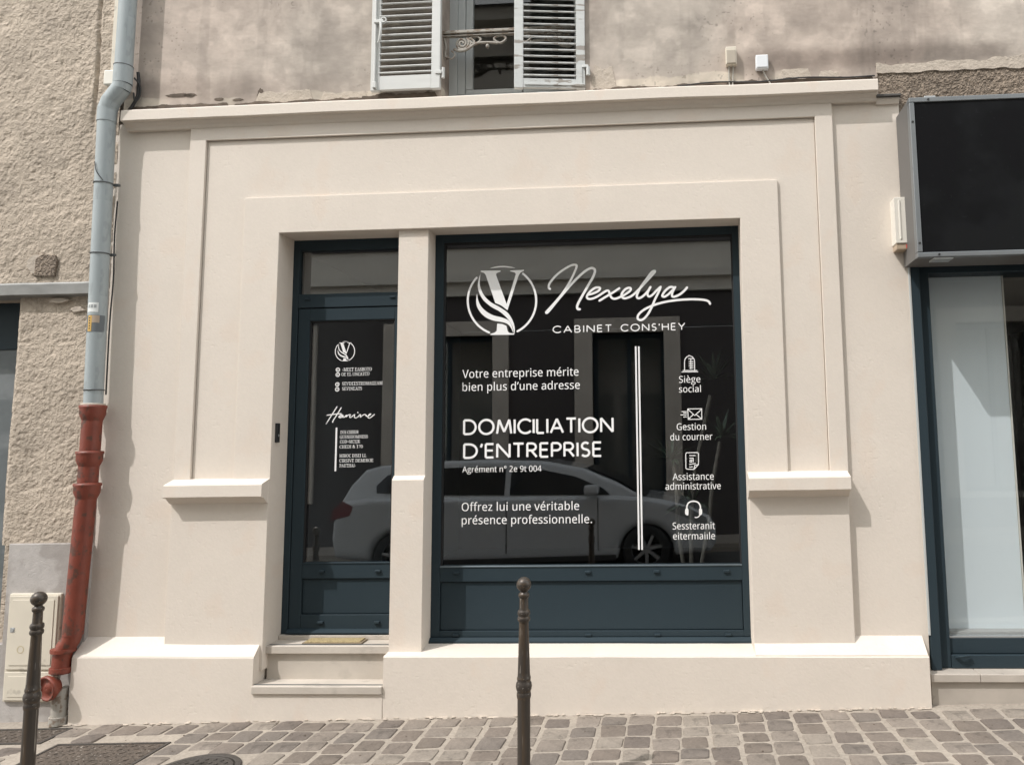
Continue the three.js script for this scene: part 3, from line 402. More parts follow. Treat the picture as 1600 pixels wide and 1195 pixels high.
const VINYL = {"script":[[[-0.866,2.6931],[-0.8755,2.7059],[-0.864,2.7393],[-0.818,2.791],[-0.7606,2.8327],[-0.7128,2.8564],[-0.6842,2.8575],[-0.6785,2.8458],[-0.6892,2.8162],[-0.723,2.7449],[-0.771,2.6694],[-0.8284,2.5943],[-0.8713,2.5448],[-0.8894,2.5281]],[[-0.8894,2.5281],[-0.8475,2.5738],[-0.7806,2.6505],[-0.6945,2.7441],[-0.6275,2.8048],[-0.5798,2.8313],[-0.5551,2.8248],[-0.5506,2.8054],[-0.5662,2.7645],[-0.5999,2.7079],[-0.6383,2.6419],[-0.6672,2.5901],[-0.6768,2.5617],[-0.6713,2.5463],[-0.659,2.5441]],[[-0.6042,2.6438],[-0.5701,2.6506],[-0.5321,2.6667],[-0.5159,2.6845],[-0.5261,2.6943],[-0.5508,2.6912],[-0.5832,2.6681],[-0.6062,2.6381],[-0.6044,2.6199],[-0.5837,2.6146],[-0.5496,2.6232],[-0.5135,2.6433],[-0.4868,2.6607],[-0.4678,2.6698],[-0.4547,2.6646],[-0.4483,2.6415],[-0.4354,2.6183],[-0.412,2.611],[-0.3817,2.6207],[-0.3457,2.6378],[-0.3115,2.6607],[-0.3018,2.6777],[-0.3148,2.6857],[-0.3404,2.6758],[-0.3644,2.6469],[-0.3656,2.624],[-0.3451,2.6121],[-0.3064,2.6234],[-0.2683,2.651],[-0.2129,2.7067],[-0.1602,2.7626],[-0.1333,2.7934],[-0.1417,2.7985],[-0.1617,2.7847],[-0.1935,2.7425],[-0.232,2.691],[-0.2562,2.6449],[-0.2613,2.6193],[-0.2464,2.6104],[-0.2171,2.6258],[-0.1837,2.6601],[-0.1663,2.6863]],[[-0.3827,2.6837],[-0.4208,2.6589],[-0.4778,2.6261],[-0.5205,2.6005]],[[-0.1663,2.6863],[-0.1808,2.661],[-0.1878,2.6364],[-0.1778,2.6209],[-0.1561,2.6298],[-0.1236,2.6613],[-0.096,2.6853]],[[-0.096,2.6853],[-0.1107,2.6495],[-0.135,2.6026],[-0.1594,2.5473],[-0.1875,2.4978],[-0.2161,2.4663],[-0.2405,2.4575],[-0.2572,2.4683],[-0.253,2.4938],[-0.2235,2.5224],[-0.1763,2.5477],[-0.1198,2.5671],[-0.0447,2.5832],[0.0488,2.5921],[0.1308,2.5927],[0.1958,2.5872],[0.229,2.5759],[0.2397,2.5586]],[[-0.0016,2.677],[-0.0295,2.6826],[-0.0589,2.6634],[-0.081,2.6354],[-0.0851,2.6203],[-0.0683,2.617],[-0.0389,2.6362],[-0.0074,2.6667],[0.0041,2.6807]],[[0.0041,2.6807],[-0.0124,2.6526],[-0.0195,2.6243],[-0.0076,2.6135],[0.0253,2.624],[0.0585,2.6468],[0.0853,2.6756]]],"logo":[[[-1.355,2.8364],[-1.2145,2.8333],[-1.2145,2.8251],[-1.2441,2.8146],[-1.2461,2.8023],[-1.1709,2.5942],[-1.1062,2.8055],[-1.1154,2.8171],[-1.146,2.8241],[-1.146,2.8313],[-1.0481,2.8337],[-1.0491,2.8255],[-1.0735,2.8138],[-1.0868,2.7936],[-1.1647,2.5502],[-1.2085,2.585],[-1.2514,2.6045],[-1.3199,2.8044],[-1.3302,2.8191],[-1.3549,2.8281]],[[-1.2365,2.4584],[-1.1999,2.4535],[-1.1715,2.4406],[-1.1622,2.4019],[-1.1511,2.3915],[-1.1166,2.3856],[-1.1166,2.3775],[-1.2848,2.3795],[-1.2849,2.3866],[-1.2524,2.396],[-1.2403,2.4078]],[[-1.3558,2.8157],[-1.3689,2.7769],[-1.3757,2.7277],[-1.3662,2.6843],[-1.3351,2.6261],[-1.2798,2.5776],[-1.2185,2.5414],[-1.1676,2.4953],[-1.137,2.4519],[-1.1228,2.4131],[-1.1186,2.3806],[-1.1126,2.4149],[-1.1239,2.4678],[-1.1585,2.5276],[-1.2166,2.5719],[-1.2779,2.6072],[-1.3251,2.6525],[-1.352,2.7045],[-1.3616,2.7561]],[[-1.3805,2.6744],[-1.3862,2.6234],[-1.3788,2.5802],[-1.3529,2.5367],[-1.3119,2.501],[-1.261,2.4794],[-1.1999,2.4677],[-1.1593,2.4504],[-1.1349,2.4154],[-1.1247,2.3909],[-1.1309,2.4315],[-1.1553,2.4767],[-1.2041,2.5003],[-1.2611,2.516],[-1.3122,2.5438],[-1.3512,2.5836],[-1.3719,2.6271]],[[-1.2925,2.85],[-1.2556,2.8613],[-1.2014,2.866],[-1.1481,2.8592],[-1.1103,2.8468],[-1.1481,2.851],[-1.2013,2.8556],[-1.2556,2.8531]]],"ring":[[[-1.2928,2.3972],[-1.3091,2.4048],[-1.3248,2.4136],[-1.3399,2.4236],[-1.3542,2.4345],[-1.3677,2.4465],[-1.3803,2.4595],[-1.392,2.4733],[-1.4027,2.4879],[-1.4123,2.5033],[-1.4207,2.5193],[-1.428,2.5358],[-1.4341,2.5528],[-1.4389,2.5702],[-1.4424,2.5879],[-1.4447,2.6057],[-1.4456,2.6236],[-1.4452,2.6415],[-1.4434,2.6593],[-1.4404,2.6769],[-1.436,2.6942],[-1.4304,2.7111],[-1.4236,2.7275],[-1.4155,2.7432],[-1.4062,2.7584],[-1.3959,2.7727],[-1.3845,2.7862]],[[-1.0553,2.8058],[-1.041,2.7933],[-1.0278,2.7797],[-1.0156,2.7652],[-1.0045,2.7498],[-0.9946,2.7337],[-0.986,2.7168],[-0.9787,2.6994],[-0.9727,2.6816],[-0.9681,2.6633],[-0.9649,2.6449],[-0.9632,2.6262],[-0.9628,2.6076],[-0.9639,2.589],[-0.9664,2.5706],[-0.9704,2.5526],[-0.9756,2.5349],[-0.9823,2.5177],[-0.9902,2.5011],[-0.9995,2.4853],[-1.0099,2.4702],[-1.0214,2.456],[-1.0341,2.4428],[-1.0477,2.4306],[-1.0623,2.4196],[-1.0777,2.4097],[-1.0938,2.4011]]],"script2":[[[-2.3771,1.9034],[-2.4143,1.8443],[-2.4505,1.7867]],[[-2.346,1.8965],[-2.3784,1.8436],[-2.4041,1.8029],[-2.4025,1.7965]],[[-2.4472,1.8453],[-2.4045,1.8504],[-2.3449,1.8552]],[[-2.3631,1.8312],[-2.3496,1.8446],[-2.3357,1.8463],[-2.3454,1.8382],[-2.3561,1.8282],[-2.3466,1.8271],[-2.3296,1.8413],[-2.3333,1.8297],[-2.3218,1.8305],[-2.3073,1.8438],[-2.3094,1.8313],[-2.2949,1.8436],[-2.279,1.8467],[-2.2846,1.8323],[-2.2785,1.8269],[-2.2648,1.8353],[-2.2492,1.8462],[-2.2498,1.8293],[-2.2422,1.8233],[-2.2274,1.8289],[-2.2129,1.8431],[-2.2065,1.8454],[-2.2076,1.8285],[-2.1954,1.838],[-2.1783,1.8464],[-2.1657,1.8413],[-2.1666,1.8351],[-2.1507,1.8343],[-2.1337,1.8466],[-2.1352,1.85],[-2.146,1.8444],[-2.1531,1.8324],[-2.1504,1.8227],[-2.1356,1.8234],[-2.1074,1.8451]],[[-2.2283,1.8618],[-2.2237,1.8598]]],"icon1":[[[0.055,2.1047],[0.0563,2.162],[0.0602,2.1825],[0.074,2.198],[0.0916,2.2035],[0.1089,2.1972],[0.1219,2.1811],[0.1248,2.1605],[0.1234,2.1032]],[[0.0427,2.1038],[0.1414,2.1017]],[[0.035,2.0946],[0.1476,2.0934]],[[0.0824,2.1837],[0.1172,2.183]],[[0.0998,2.1834],[0.0981,2.1114]],[[0.0848,2.1643],[0.1168,2.1636]],[[0.0845,2.1497],[0.1164,2.149]],[[0.0841,2.1351],[0.1161,2.1344]],[[0.0878,2.1192],[0.1158,2.1209]],[[0.0875,2.2036],[0.0876,2.2094]]],"icon2":[[[0.0704,1.8427],[0.165,1.8421],[0.1638,1.7718],[0.0728,1.7722],[0.0704,1.8427]],[[0.072,1.8403],[0.1166,1.7974],[0.1643,1.8387]],[[0.0728,1.7734],[0.1081,1.8045]],[[0.1632,1.7729],[0.1266,1.8041]],[[0.0289,1.8249],[0.0636,1.8255]],[[0.0204,1.8031],[0.0631,1.8035]],[[0.0397,1.7889],[0.0628,1.7897]],[[0.0403,1.8155],[0.0634,1.8156]]],"icon3":[[[0.0502,1.5403],[0.0571,1.549],[0.1294,1.5491],[0.1359,1.5412],[0.1341,1.4695],[0.1033,1.438],[0.0562,1.4397],[0.0492,1.4464],[0.0502,1.5403]],[[0.1341,1.4695],[0.1095,1.4649],[0.1022,1.438]],[[0.0745,1.53],[0.1156,1.5294]],[[0.074,1.5123],[0.0996,1.5119],[0.1001,1.4871]],[[0.0782,1.5001],[0.091,1.4999],[0.0906,1.4866],[0.0779,1.4868],[0.0782,1.5001]],[[0.0731,1.4709],[0.1154,1.4775]],[[0.0727,1.4538],[0.0954,1.4546]]],"head":[[[0.049,1.1779],[0.0511,1.197],[0.0604,1.2149],[0.0761,1.2245],[0.0955,1.2276],[0.1147,1.2241],[0.1299,1.2141],[0.1388,1.196],[0.14,1.1769]],[[0.1346,1.1362],[0.1278,1.1271],[0.1149,1.1207],[0.1023,1.1219]]],"cup":[[[0.0408,1.178],[0.0585,1.1789],[0.0586,1.1386],[0.0464,1.1366],[0.0378,1.1454],[0.0372,1.1672]],[[0.1301,1.1781],[0.1477,1.1758],[0.1507,1.1649],[0.1491,1.1442],[0.1401,1.1356],[0.1302,1.1379]]]};
{
  const f = -0.15, b = -0.23, W = group('shop_window', shop), x0 = -1.673, x1 = 0.447, y0 = 0.33, y1 = 3.096;
  const gl = [-1.613, 0.402, 0.815, 3.04], zg = -0.1745;
  obj('frame', [bx(x0, gl[0], y0 + 0.03, y1, b, f, 0.003), bx(gl[1], x1, y0 + 0.03, y1, b, f, 0.003), bx(gl[0], gl[1], gl[3], y1, b, f - 0.001, 0.003)], frameBlue, W);
  obj('glazing_bead', [bx(gl[0], gl[0] + 0.010, gl[2], gl[3], -0.2, f - 0.012), bx(gl[1] - 0.010, gl[1], gl[2], gl[3], -0.2, f - 0.012), bx(gl[0], gl[1], gl[3] - 0.010, gl[3], -0.2, f - 0.013)], gasket, W);
  obj('rail', bx(gl[0], gl[1], 0.716, gl[2] - 0.006, b, f - 0.001, 0.003), frameBlue, W);
  obj('bead_trim', bx(gl[0], gl[1], gl[2] - 0.006, gl[2] + 0.003, b, f + 0.004, 0.002), metal.clone(), W).material.color.setRGB(0.22, 0.27, 0.3);
  obj('rail', bx(gl[0], gl[1], y0 + 0.03, 0.398, b, f - 0.001, 0.003), frameBlue, W);
  obj('panel', bx(gl[0] + 0.004, gl[1] - 0.004, 0.402, 0.712, b, f - 0.016, 0.002), frameBlue, W);
  obj('sill_profile', sweep([[-0.24, y0 - 0.02], [-0.118, y0 - 0.006], [-0.116, y0 + 0.008], [-0.122, y0 + 0.012], [-0.142, y0 + 0.028], [-0.24, y0 + 0.03]], x0 + 0.001, x1 - 0.001, 4), frameBlue, W);
  for (const x of [-1.50, -0.615, -0.16, 0.30]) for (const y of [0.775, 0.372]) obj('drain_cap', bx(x - 0.02, x + 0.02, y - 0.008, y + 0.009, f - 0.005, f + 0.012, 0.004), frameBlue, W);
  obj('pane', bx(gl[0] - 0.004, gl[1] + 0.004, gl[2] - 0.004, gl[3] + 0.004, zg - 0.004, zg, 0), glass, W);
  const z = zg + 0.0012;
  obj('logo', [shapeFlat(VINYL.logo[0], z), shapeFlat(VINYL.logo[1], z + 0.0002), shapeFlat(VINYL.logo[2], z + 0.0006, true), shapeFlat(VINYL.logo[3], z + 0.0004, true), shapeFlat(VINYL.logo[4], z, true), ...VINYL.ring.map((p) => ribbon(p, 0.0145, z, { round: true }))], vinyl, W);
  obj('lettering', VINYL.script.map((p, i) => ribbon(p, i < 2 ? 0.0170 : 0.0155, z + 0.0005 * i, { smooth: true, round: true, lift: 0.0006, taper: i === 0 ? (t) => 0.9 + 0.5 * sstep(0.75, 1, t) : i === 1 ? (t) => 1.4 - 0.4 * sstep(0, 0.2, t) : null })), vinyl, W);
  obj('lettering', caps('CABINET', -0.85, -0.437, 2.381, 0.052, 0.0072, z, 0.38), vinyl, W); obj('lettering', caps("CONS'HEY", -0.378, 0.067, 2.381, 0.052, 0.0072, z, 0.38), vinyl, W);
  obj('lettering', caps('DOMICILIATION', -1.471, -0.433, 1.690, 0.109, 0.0150, z, 0.24), vinyl, W);
  obj('lettering', caps('D’ENTREPRISE', -1.469, -0.513, 1.529, 0.106, 0.0150, z, 0.24), vinyl, W);
  for (const [t, a, c, y, h] of [['Votre entreprise mérite', -1.479, -0.67, 2.084, 0.056], ['bien plus d’une adresse', -1.478, -0.662, 1.993, 0.056], ['Agrément n° 2e 9t 004', -1.473, -0.928, 1.438, 0.040], ['Offrez lui une véritable', -1.475, -0.673, 1.179, 0.055], ['présence professionnelle.', -1.474, -0.587, 1.091, 0.055],
    ['Siège', 0.016, 0.161, 2.021, 0.045], ['social', 0.014, 0.163, 1.955, 0.045], ['Gestion', -0.006, 0.191, 1.701, 0.045], ['du courner', -0.051, 0.232, 1.633, 0.045], ['Assistance', -0.041, 0.234, 1.368, 0.045], ['administrative', -0.09, 0.279, 1.305, 0.045], ['Sessteranit', -0.048, 0.233, 1.044, 0.045], ['eitermaiıle', -0.046, 0.232, 0.978, 0.045]]) obj('lettering', words(t, font, a, c, y, h, z), vinyl, W);
  obj('double_rule', [bx(-0.2805, -0.2695, 0.913, 2.277, z, z + 0.0006), bx(-0.2595, -0.2485, 0.913, 2.276, z, z + 0.0006)], vinyl, W);
  for (const k of ['icon1', 'icon2', 'icon3']) obj('icon', VINYL[k].map((p, i) => ribbon(p, 0.0055, z + 0.0003 * i)), vinyl, W);
  obj('icon', [...VINYL.head.map((p, i) => ribbon(p, i ? 0.0062 : 0.0095, z, { smooth: true, round: true })), ...VINYL.cup.map((p) => shapeFlat(p, z + 0.0008, true))], vinyl, W);
}
{
  const f = -0.18, b = -0.26, W = group('entrance_door', shop), x0 = -2.713, x1 = -1.879, zg = -0.2075;
  obj('frame', [bx(x0, -2.668, 0.372, 3.096, b, f, 0.003), bx(-1.925, x1, 0.372, 3.096, b, f, 0.003), bx(-2.668, -1.925, 3.02, 3.096, b, f - 0.001, 0.003), bx(-2.668, -1.925, 2.606, 2.704, b, f - 0.001, 0.003)], frameBlue, W);
  obj('pane', bx(-2.672, -1.92, 2.70, 3.024, zg - 0.004, zg), glass, W);
  obj('leaf', [bx(-2.664, -2.582, 0.392, 2.600, b, f - 0.006, 0.004), bx(-1.968, -1.929, 0.392, 2.600, b, f - 0.006, 0.004), bx(-2.582, -1.968, 2.512, 2.600, b, f - 0.007, 0.004), bx(-2.582, -1.968, 0.735, 0.838, b, f - 0.007, 0.004), bx(-2.582, -1.968, 0.392, 0.498, b, f - 0.007, 0.004)], frameBlue, W);
  obj('glazing_bead', [bx(-2.582, -2.573, 0.838, 2.512, -0.23, f - 0.016), bx(-1.977, -1.968, 0.838, 2.512, -0.23, f - 0.016), bx(-2.573, -1.977, 2.503, 2.512, -0.23, f - 0.016)], gasket, W);
  obj('bead_trim', bx(-2.582, -1.968, 0.834, 0.842, b, f - 0.002, 0.002), frameBlue, W);
  obj('panel', bx(-2.578, -1.972, 0.502, 0.731, b, f - 0.022, 0.002), frameBlue, W);
  obj('weather_bar', sweep([[-0.25, 0.376], [-0.152, 0.378], [-0.150, 0.388], [-0.172, 0.402], [-0.186, 0.406], [-0.25, 0.406]], -2.664, -1.929, 2), frameBlue, W);
  for (const [x, y] of [[-2.44, 0.785], [-2.05, 0.785], [-2.44, 0.448], [-2.05, 0.448], [-2.60, 2.668], [-1.985, 2.668]]) obj('drain_cap', bx(x - 0.02, x + 0.02, y - 0.008, y + 0.008, f - 0.012, f + 0.008, 0.004), frameBlue, W);
  obj('pane', bx(-2.586, -1.964, 0.836, 2.516, zg - 0.004, zg), glass, W);
  const z = zg + 0.0012, small = [];
  const sc = 0.0695 / 0.2405, mv = (p) => p.map(([x, y]) => [(x + 1.2035) * sc - 2.330, (y - 2.6185) * sc + 2.2925]);
  obj('logo', [shapeFlat(mv(VINYL.logo[0]), z), shapeFlat(mv(VINYL.logo[1]), z + 0.0002), shapeFlat(mv(VINYL.logo[2]), z + 0.0006, true), shapeFlat(mv(VINYL.logo[3]), z + 0.0004, true), shapeFlat(mv(VINYL.logo[4]), z, true), ...VINYL.ring.map((p) => ribbon(mv(p), 0.0056, z, { round: true }))], vinyl, W);
  for (const [t, a, c, y, h] of [['›MEET EASBOTO', -2.345, -2.135, 2.152, 0.024], ['OE EL UNCATCO', -2.351, -2.151, 2.119, 0.023], ['SEVDEESTROMAGEAM', -2.344, -2.055, 2.052, 0.024], ['SEVINEATS', -2.343, -2.201, 2.017, 0.023], ['DOI CSISDR', -2.348, -2.218, 1.715, 0.022], ['GUSNIOOMNESS', -2.351, -2.152, 1.682, 0.022], ['COD+MCSJK', -2.349, -2.205, 1.649, 0.022], ['CHEDI & 170', -2.351, -2.187, 1.614, 0.022], ['MIROC DISEI LL', -2.35, -2.159, 1.552, 0.022], ['CIRSIVE DEMIROE', -2.349, -2.109, 1.518, 0.022], ['PAUTHAI-', -2.348, -2.233, 1.484, 0.022]]) obj('lettering', words(t, serif, a, c, y, h, z), vinyl, W);
  for (const [x, y] of [[-2.378, 2.163], [-2.378, 2.129], [-2.379, 2.060], [-2.379, 2.026]]) { const ring = new THREE.RingGeometry(0.0095, 0.0155, 24); ring.translate(x, y, z); const dot = new THREE.CircleGeometry(0.0045, 12); dot.translate(x, y, z); small.push(ring, dot); } obj('contact_icons', small, vinyl, W);
  obj('lettering', VINYL.script2.map((p, i) => ribbon(p, i < 3 ? 0.0072 : 0.0062, z + 0.0005 * i, { smooth: p.length > 2, round: true })), vinyl, W);
  obj('rule', bx(-2.382, -2.370, 1.458, 1.758, z, z + 0.0006), vinyl, W);
}
{ const t = thing('intercom', 'small black intercom box on the door reveal', 'intercom', [OX0 + 0.01, 1.66, -0.03]); obj('case', bx(OX0, OX0 + 0.016, 1.66, 1.79, -0.052, -0.012, 0.004), blackMetal, t); obj('button', bx(OX0 + 0.016, OX0 + 0.019, 1.70, 1.715, -0.038, -0.026, 0.001), metal, t); }
{
  const matT = M({ map: tex(256, 256, (u, v) => { const k = 0.75 + 0.5 * vn(u * 90, v * 90, 251, 90); return [0.38 * k, 0.30 * k, 0.16 * k]; }), bumpMap: roughBump, bumpScale: 0.006, roughness: 1 }); matT.userData.uvScale = 3;
  const t = thing('doormat', 'small yellow coir doormat with brown edging on the top step', 'doormat', [-2.29, 0.3455, -0.085]);
  obj('pile', bx(-2.475, -2.105, 0.347, 0.361, -0.135, -0.038, 0.004), matT, t); obj('edging', [bx(-2.49, -2.09, 0.3455, 0.353, -0.142, -0.030, 0.003)], M({ color: rgb(0.24, 0.19, 0.13), roughness: 0.9 }), t);
}
// plant behind the glass
{
  const t = thing('dracaena_plant', 'potted plant with bare tan stems and spiky leaves behind shop window', 'plant', [0.09, 0.27, -0.5]);
  const bark = M({ map: tex(128, 256, (u, v) => { const k = 0.7 + 0.6 * fbm(u * 6, v * 40, 261, 3); return [0.34 * k, 0.27 * k, 0.20 * k]; }), roughness: 0.85 }), leafM = M({ color: rgb(0.12, 0.155, 0.085), roughness: 0.5 }), potM = M({ color: rgb(0.08, 0.075, 0.07), roughness: 0.7 });
  obj('pot', (() => { const g = new THREE.LatheGeometry(v2([[0, 0.27], [0.13, 0.27], [0.17, 0.62], [0.18, 0.62], [0.18, 0.65], [0.165, 0.65], [0.155, 0.61], [0, 0.60]]), 28); g.translate(0.09, 0, -0.5); return g; })(), potM, t);
  const stems = [[[0.076, 0.6, -0.5], [0.076, 0.76, -0.5], [0.080, 1.0, -0.5], [0.088, 1.17, -0.5], [0.112, 1.395, -0.49], [0.173, 1.666, -0.48], [0.240, 1.95, -0.47]], [[0.12, 0.6, -0.49], [0.145, 0.76, -0.48], [0.202, 1.036, -0.48], [0.236, 1.304, -0.47], [0.299, 1.619, -0.46]], [[0.04, 0.6, -0.52], [0.02, 0.76, -0.5], [-0.011, 0.994, -0.5], [-0.015, 1.217, -0.5], [-0.033, 1.46, -0.5]]];
  for (const s of stems) obj('stem', tube(s, 0.0155, 8, 9), bark, t);
  const L = rng(77);
  const crown = (cx, cy, cz, n, len) => { const gs = []; for (let i = 0; i < n; i++) { const a = L() * 6.283, up = 0.1 + 0.95 * L(), l = len * (0.6 + 0.5 * L()), w = 0.009 + 0.006 * L(), pts = []; for (let k = 0; k <= 6; k++) { const q = k / 6; const hd = l * q * Math.cos(up * 1.2), vt = l * q * Math.sin(up * 1.2) - l * 0.35 * q * q * (1.2 - up); pts.push([cx + Math.cos(a) * hd, cy + vt, cz + Math.sin(a) * hd * 0.6]); }
      const P = []; const sx = -Math.sin(a), sz = Math.cos(a); const wv = (k) => w * Math.sin(Math.PI * Math.min(0.98, 0.2 + 0.8 * k / 6)); for (let k = 0; k < 6; k++) { const A = pts[k], B = pts[k + 1], wa = wv(k), wb = wv(k + 1); const a1 = [A[0] + sx * wa, A[1] + 0.3 * wa, A[2] + sz * wa], a2 = [A[0] - sx * wa, A[1] + 0.3 * wa, A[2] - sz * wa], b1 = [B[0] + sx * wb, B[1] + 0.3 * wb, B[2] + sz * wb], b2 = [B[0] - sx * wb, B[1] + 0.3 * wb, B[2] - sz * wb]; for (const [p, q, r] of [[a1, A, B], [a1, B, b1], [A, a2, b2], [A, b2, B]]) P.push(...p, ...q, ...r); }
      const g = new THREE.BufferGeometry(); g.setAttribute('position', new THREE.BufferAttribute(new Float32Array(P), 3)); g.setAttribute('uv', new THREE.BufferAttribute(new Float32Array(P.length / 3 * 2), 2)); g.computeVertexNormals(); gs.push(g); } const m = obj('leaf_crown', gs, leafM, t); m.userData.kind = 'stuff'; };
  crown(0.088, 1.17, -0.5, 26, 0.24); crown(-0.05, 1.49, -0.5, 26, 0.26); crown(0.27, 2.06, -0.47, 30, 0.30); crown(0.31, 1.65, -0.46, 22, 0.24);
}

// ---------------------------------------------------------------- downpipe
{
  const t = thing('downpipe', 'grey rain downpipe with red cast iron foot beside cream wall', 'downpipe', [-3.93, G(-3.93), 0.1]);
  const pvc = M({ map: tex(256, 512, (u, v) => { const k = 1 + 0.12 * (fbm(u * 14, v * 5, 271, 4) - 0.5) - 0.14 * sstep(0.62, 0.75, fbm(u * 20, v * 6, 273, 4)); return [0.33 * k, 0.37 * k, 0.38 * k]; }), roughness: 0.5 }); pvc.userData.uvScale = 1.5;
  const red = M({ map: tex(256, 256, (u, v) => { const k = 1 + 0.5 * (fbm(u * 8, v * 8, 275, 5, 8) - 0.5), w = sstep(0.58, 0.74, fbm(u * 12, v * 12, 277, 5, 12)); return [lerp(0.190, 0.095, w) * k, lerp(0.042, 0.040, w) * k, lerp(0.024, 0.027, w) * k]; }), roughness: 0.5, bumpMap: roughBump, bumpScale: 0.0015 }); red.userData.uvScale = 2;
  const z = 0.10, r = 0.056;
  obj('pipe', tube([[-3.838, 7.5, z], [-3.840, 6, z], [-3.843, 4.8, z], [-3.845, 4.30, z]], r, 8, 24), pvc, t);
  obj('socket', cyl(-3.845, 4.245, z, r + 0.004, 0.13, 24), pvc, t);
  obj('elbow', straight([-3.845, 4.185, z], [-3.855, 4.14, z], r + 0.003, 24), pvc, t);
  obj('elbow', straight([-3.851, 4.155, z], [-3.925, 4.055, z], r + 0.003, 24), pvc, t);
  obj('elbow', straight([-3.920, 4.065, z], [-3.947, 3.99, z], r + 0.0035, 24), pvc, t);
  obj('elbow', straight([-3.945, 4.00, z], [-3.945, 3.905, z], r + 0.004, 24), pvc, t);
  obj('pipe', straight([-3.945, 3.92, z], [-3.913, 1.90, z], r, 28), pvc, t);
  for (const [y, k] of [[4.31, 0], [4.18, 1], [3.462, 0], [2.965, 0], [2.03, 0]]) { const g = new THREE.TorusGeometry(r + 0.002, k ? 0.002 : 0.0045, 8, 32); g.rotateX(Math.PI / 2); g.translate(y > 4 ? -3.845 : lerp(-3.945, -3.913, (3.92 - y) / 2.02), y, z); obj('clamp', y > 4 || y < 2.5 ? g : [g, bx(-3.94 + r - 0.01, -3.94 + r + 0.03, y - 0.008, y + 0.008, z - 0.05, z - 0.03)], M({ color: rgb(0.13, 0.14, 0.145), roughness: 0.5, metalness: 0.5 }), t); }
  // labels on the pipe
  const sx = (y) => lerp(-3.945, -3.913, (3.92 - y) / 2.02);
  const sticker = (y, h, a0, a1, m, dr = 0.0008) => { const g = new THREE.CylinderGeometry(r + dr, r + dr, h, 16, 1, true, a0, a1 - a0); g.translate(sx(y), y, z); obj('sticker', g, m, t); };
  sticker(2.585, 0.065, -0.55, 0.75, M({ color: rgb(0.70, 0.72, 0.71), roughness: 0.6 })); sticker(2.475, 0.115, -1.5, 1.5, M({ color: rgb(0.13, 0.145, 0.155), roughness: 0.7 }));
  sticker(2.475, 0.108, -0.35, 0.12, M({ color: rgb(0.58, 0.36, 0.09), roughness: 0.6 }), 0.0016); sticker(2.505, 0.05, 0.14, 0.9, M({ color: rgb(0.42, 0.33, 0.25), roughness: 0.6 }), 0.0016);
  for (let i = 0; i < 5; i++) sticker(2.44 + i * 0.018, 0.009, -0.2, -0.05, blackMetal, 0.0022);
  for (const [a, b] of [[-0.4, -0.2], [-0.1, 0.2], [0.28, 0.55]]) sticker(2.592, 0.022, a, b, M({ color: rgb(0.3, 0.32, 0.32), roughness: 0.6 }), 0.0016);
  // cast iron lower run
  const rr = 0.059;
  const sock = (x, y) => { const g = new THREE.LatheGeometry(v2([[rr, -0.10], [rr + 0.006, -0.085], [rr + 0.016, -0.06], [rr + 0.017, -0.02], [rr + 0.021, -0.015], [rr + 0.021, 0.0], [rr + 0.004, 0.004]]), 32); g.translate(x, y, z); return g; };
  obj('iron_pipe', straight([-3.912, 1.925, z], [-3.918, 1.36, z], rr, 28), red, t); obj('iron_pipe', straight([-3.918, 1.38, z], [-3.955, 0.44, z], rr, 28), red, t);
  obj('socket', sock(-3.912, 1.925), red, t); obj('socket', sock(-3.915, 1.62), red, t); obj('socket', sock(-3.918, 1.41), red, t);
  obj('mastic', (() => { const g = new THREE.TorusGeometry(rr + 0.004, 0.009, 8, 28); g.rotateX(Math.PI / 2); g.translate(-3.912, 1.93, z); return g; })(), mortarMat, t);
  obj('iron_pipe', tube([[-3.954, 0.46, z], [-3.965, 0.41, z], [-4.005, 0.34, z + 0.005], [-4.012, 0.28, z + 0.005], [-4.012, 0.20, z + 0.005]], rr - 0.004, 8, 24), red, t);
  obj('collar', [cyl(-4.008, 0.345, z + 0.004, rr + 0.012, 0.022, 28), cyl(-4.012, 0.225, z + 0.004, rr + 0.008, 0.03, 28)], red, t);
  const disc = new THREE.LatheGeometry(v2([[0, 0.012], [0.018, 0.02], [0.03, 0.006], [0.06, 0.004], [0.066, 0.02], [0.078, 0.02], [0.08, 0.0], [0.05, -0.05], [0, -0.05]]), 32); disc.rotateX(Math.PI / 2 + 0.1); disc.rotateY(-0.28); disc.translate(-4.035, 0.128, z + 0.07);
  obj('inspection_cap', disc, red, t);
  obj('foot', [cyl(-4.012, 0.02, z, 0.045, 0.18, 20), cyl(-4.012, -0.09, z, 0.055, 0.05, 20)], ironOld, t);
}
{ const c = obj('cable', [tube([[-4.005, 3.62, 0.07], [-4.012, 3.3, 0.06], [-4.008, 3.0, 0.055], [-4.01, 2.82, 0.05]], 0.006, 8, 6), tube([[-3.87, 3.35, 0.05], [-3.875, 3.1, 0.05], [-3.865, 2.8, 0.05], [-3.872, 2.5, 0.05], [-3.868, 2.0, 0.05]], 0.005, 8, 6), tube([[-3.965, 3.60, 0.158], [-3.945, 3.53, 0.162], [-3.905, 3.47, 0.15]], 0.003, 8, 5)], cable, null); c.userData = { label: 'thin black cables running down beside the grey downpipe', category: 'cable' }; }
{ const c = obj('cable_bundle', [tube([[-3.79, 4.30, 0.03], [-3.78, 4.22, 0.03], [-3.785, 4.12, 0.03], [-3.83, 4.03, 0.03]], 0.011, 8, 7), tube([[-3.80, 4.25, 0.05], [-3.765, 4.2, 0.04], [-3.77, 4.12, 0.03], [-3.79, 4.08, 0.04], [-3.80, 4.14, 0.05]], 0.006, 8, 6)], cable, null); c.userData = { label: 'tangle of dark cables at the cornice end behind downpipe bend', category: 'cable' }; }
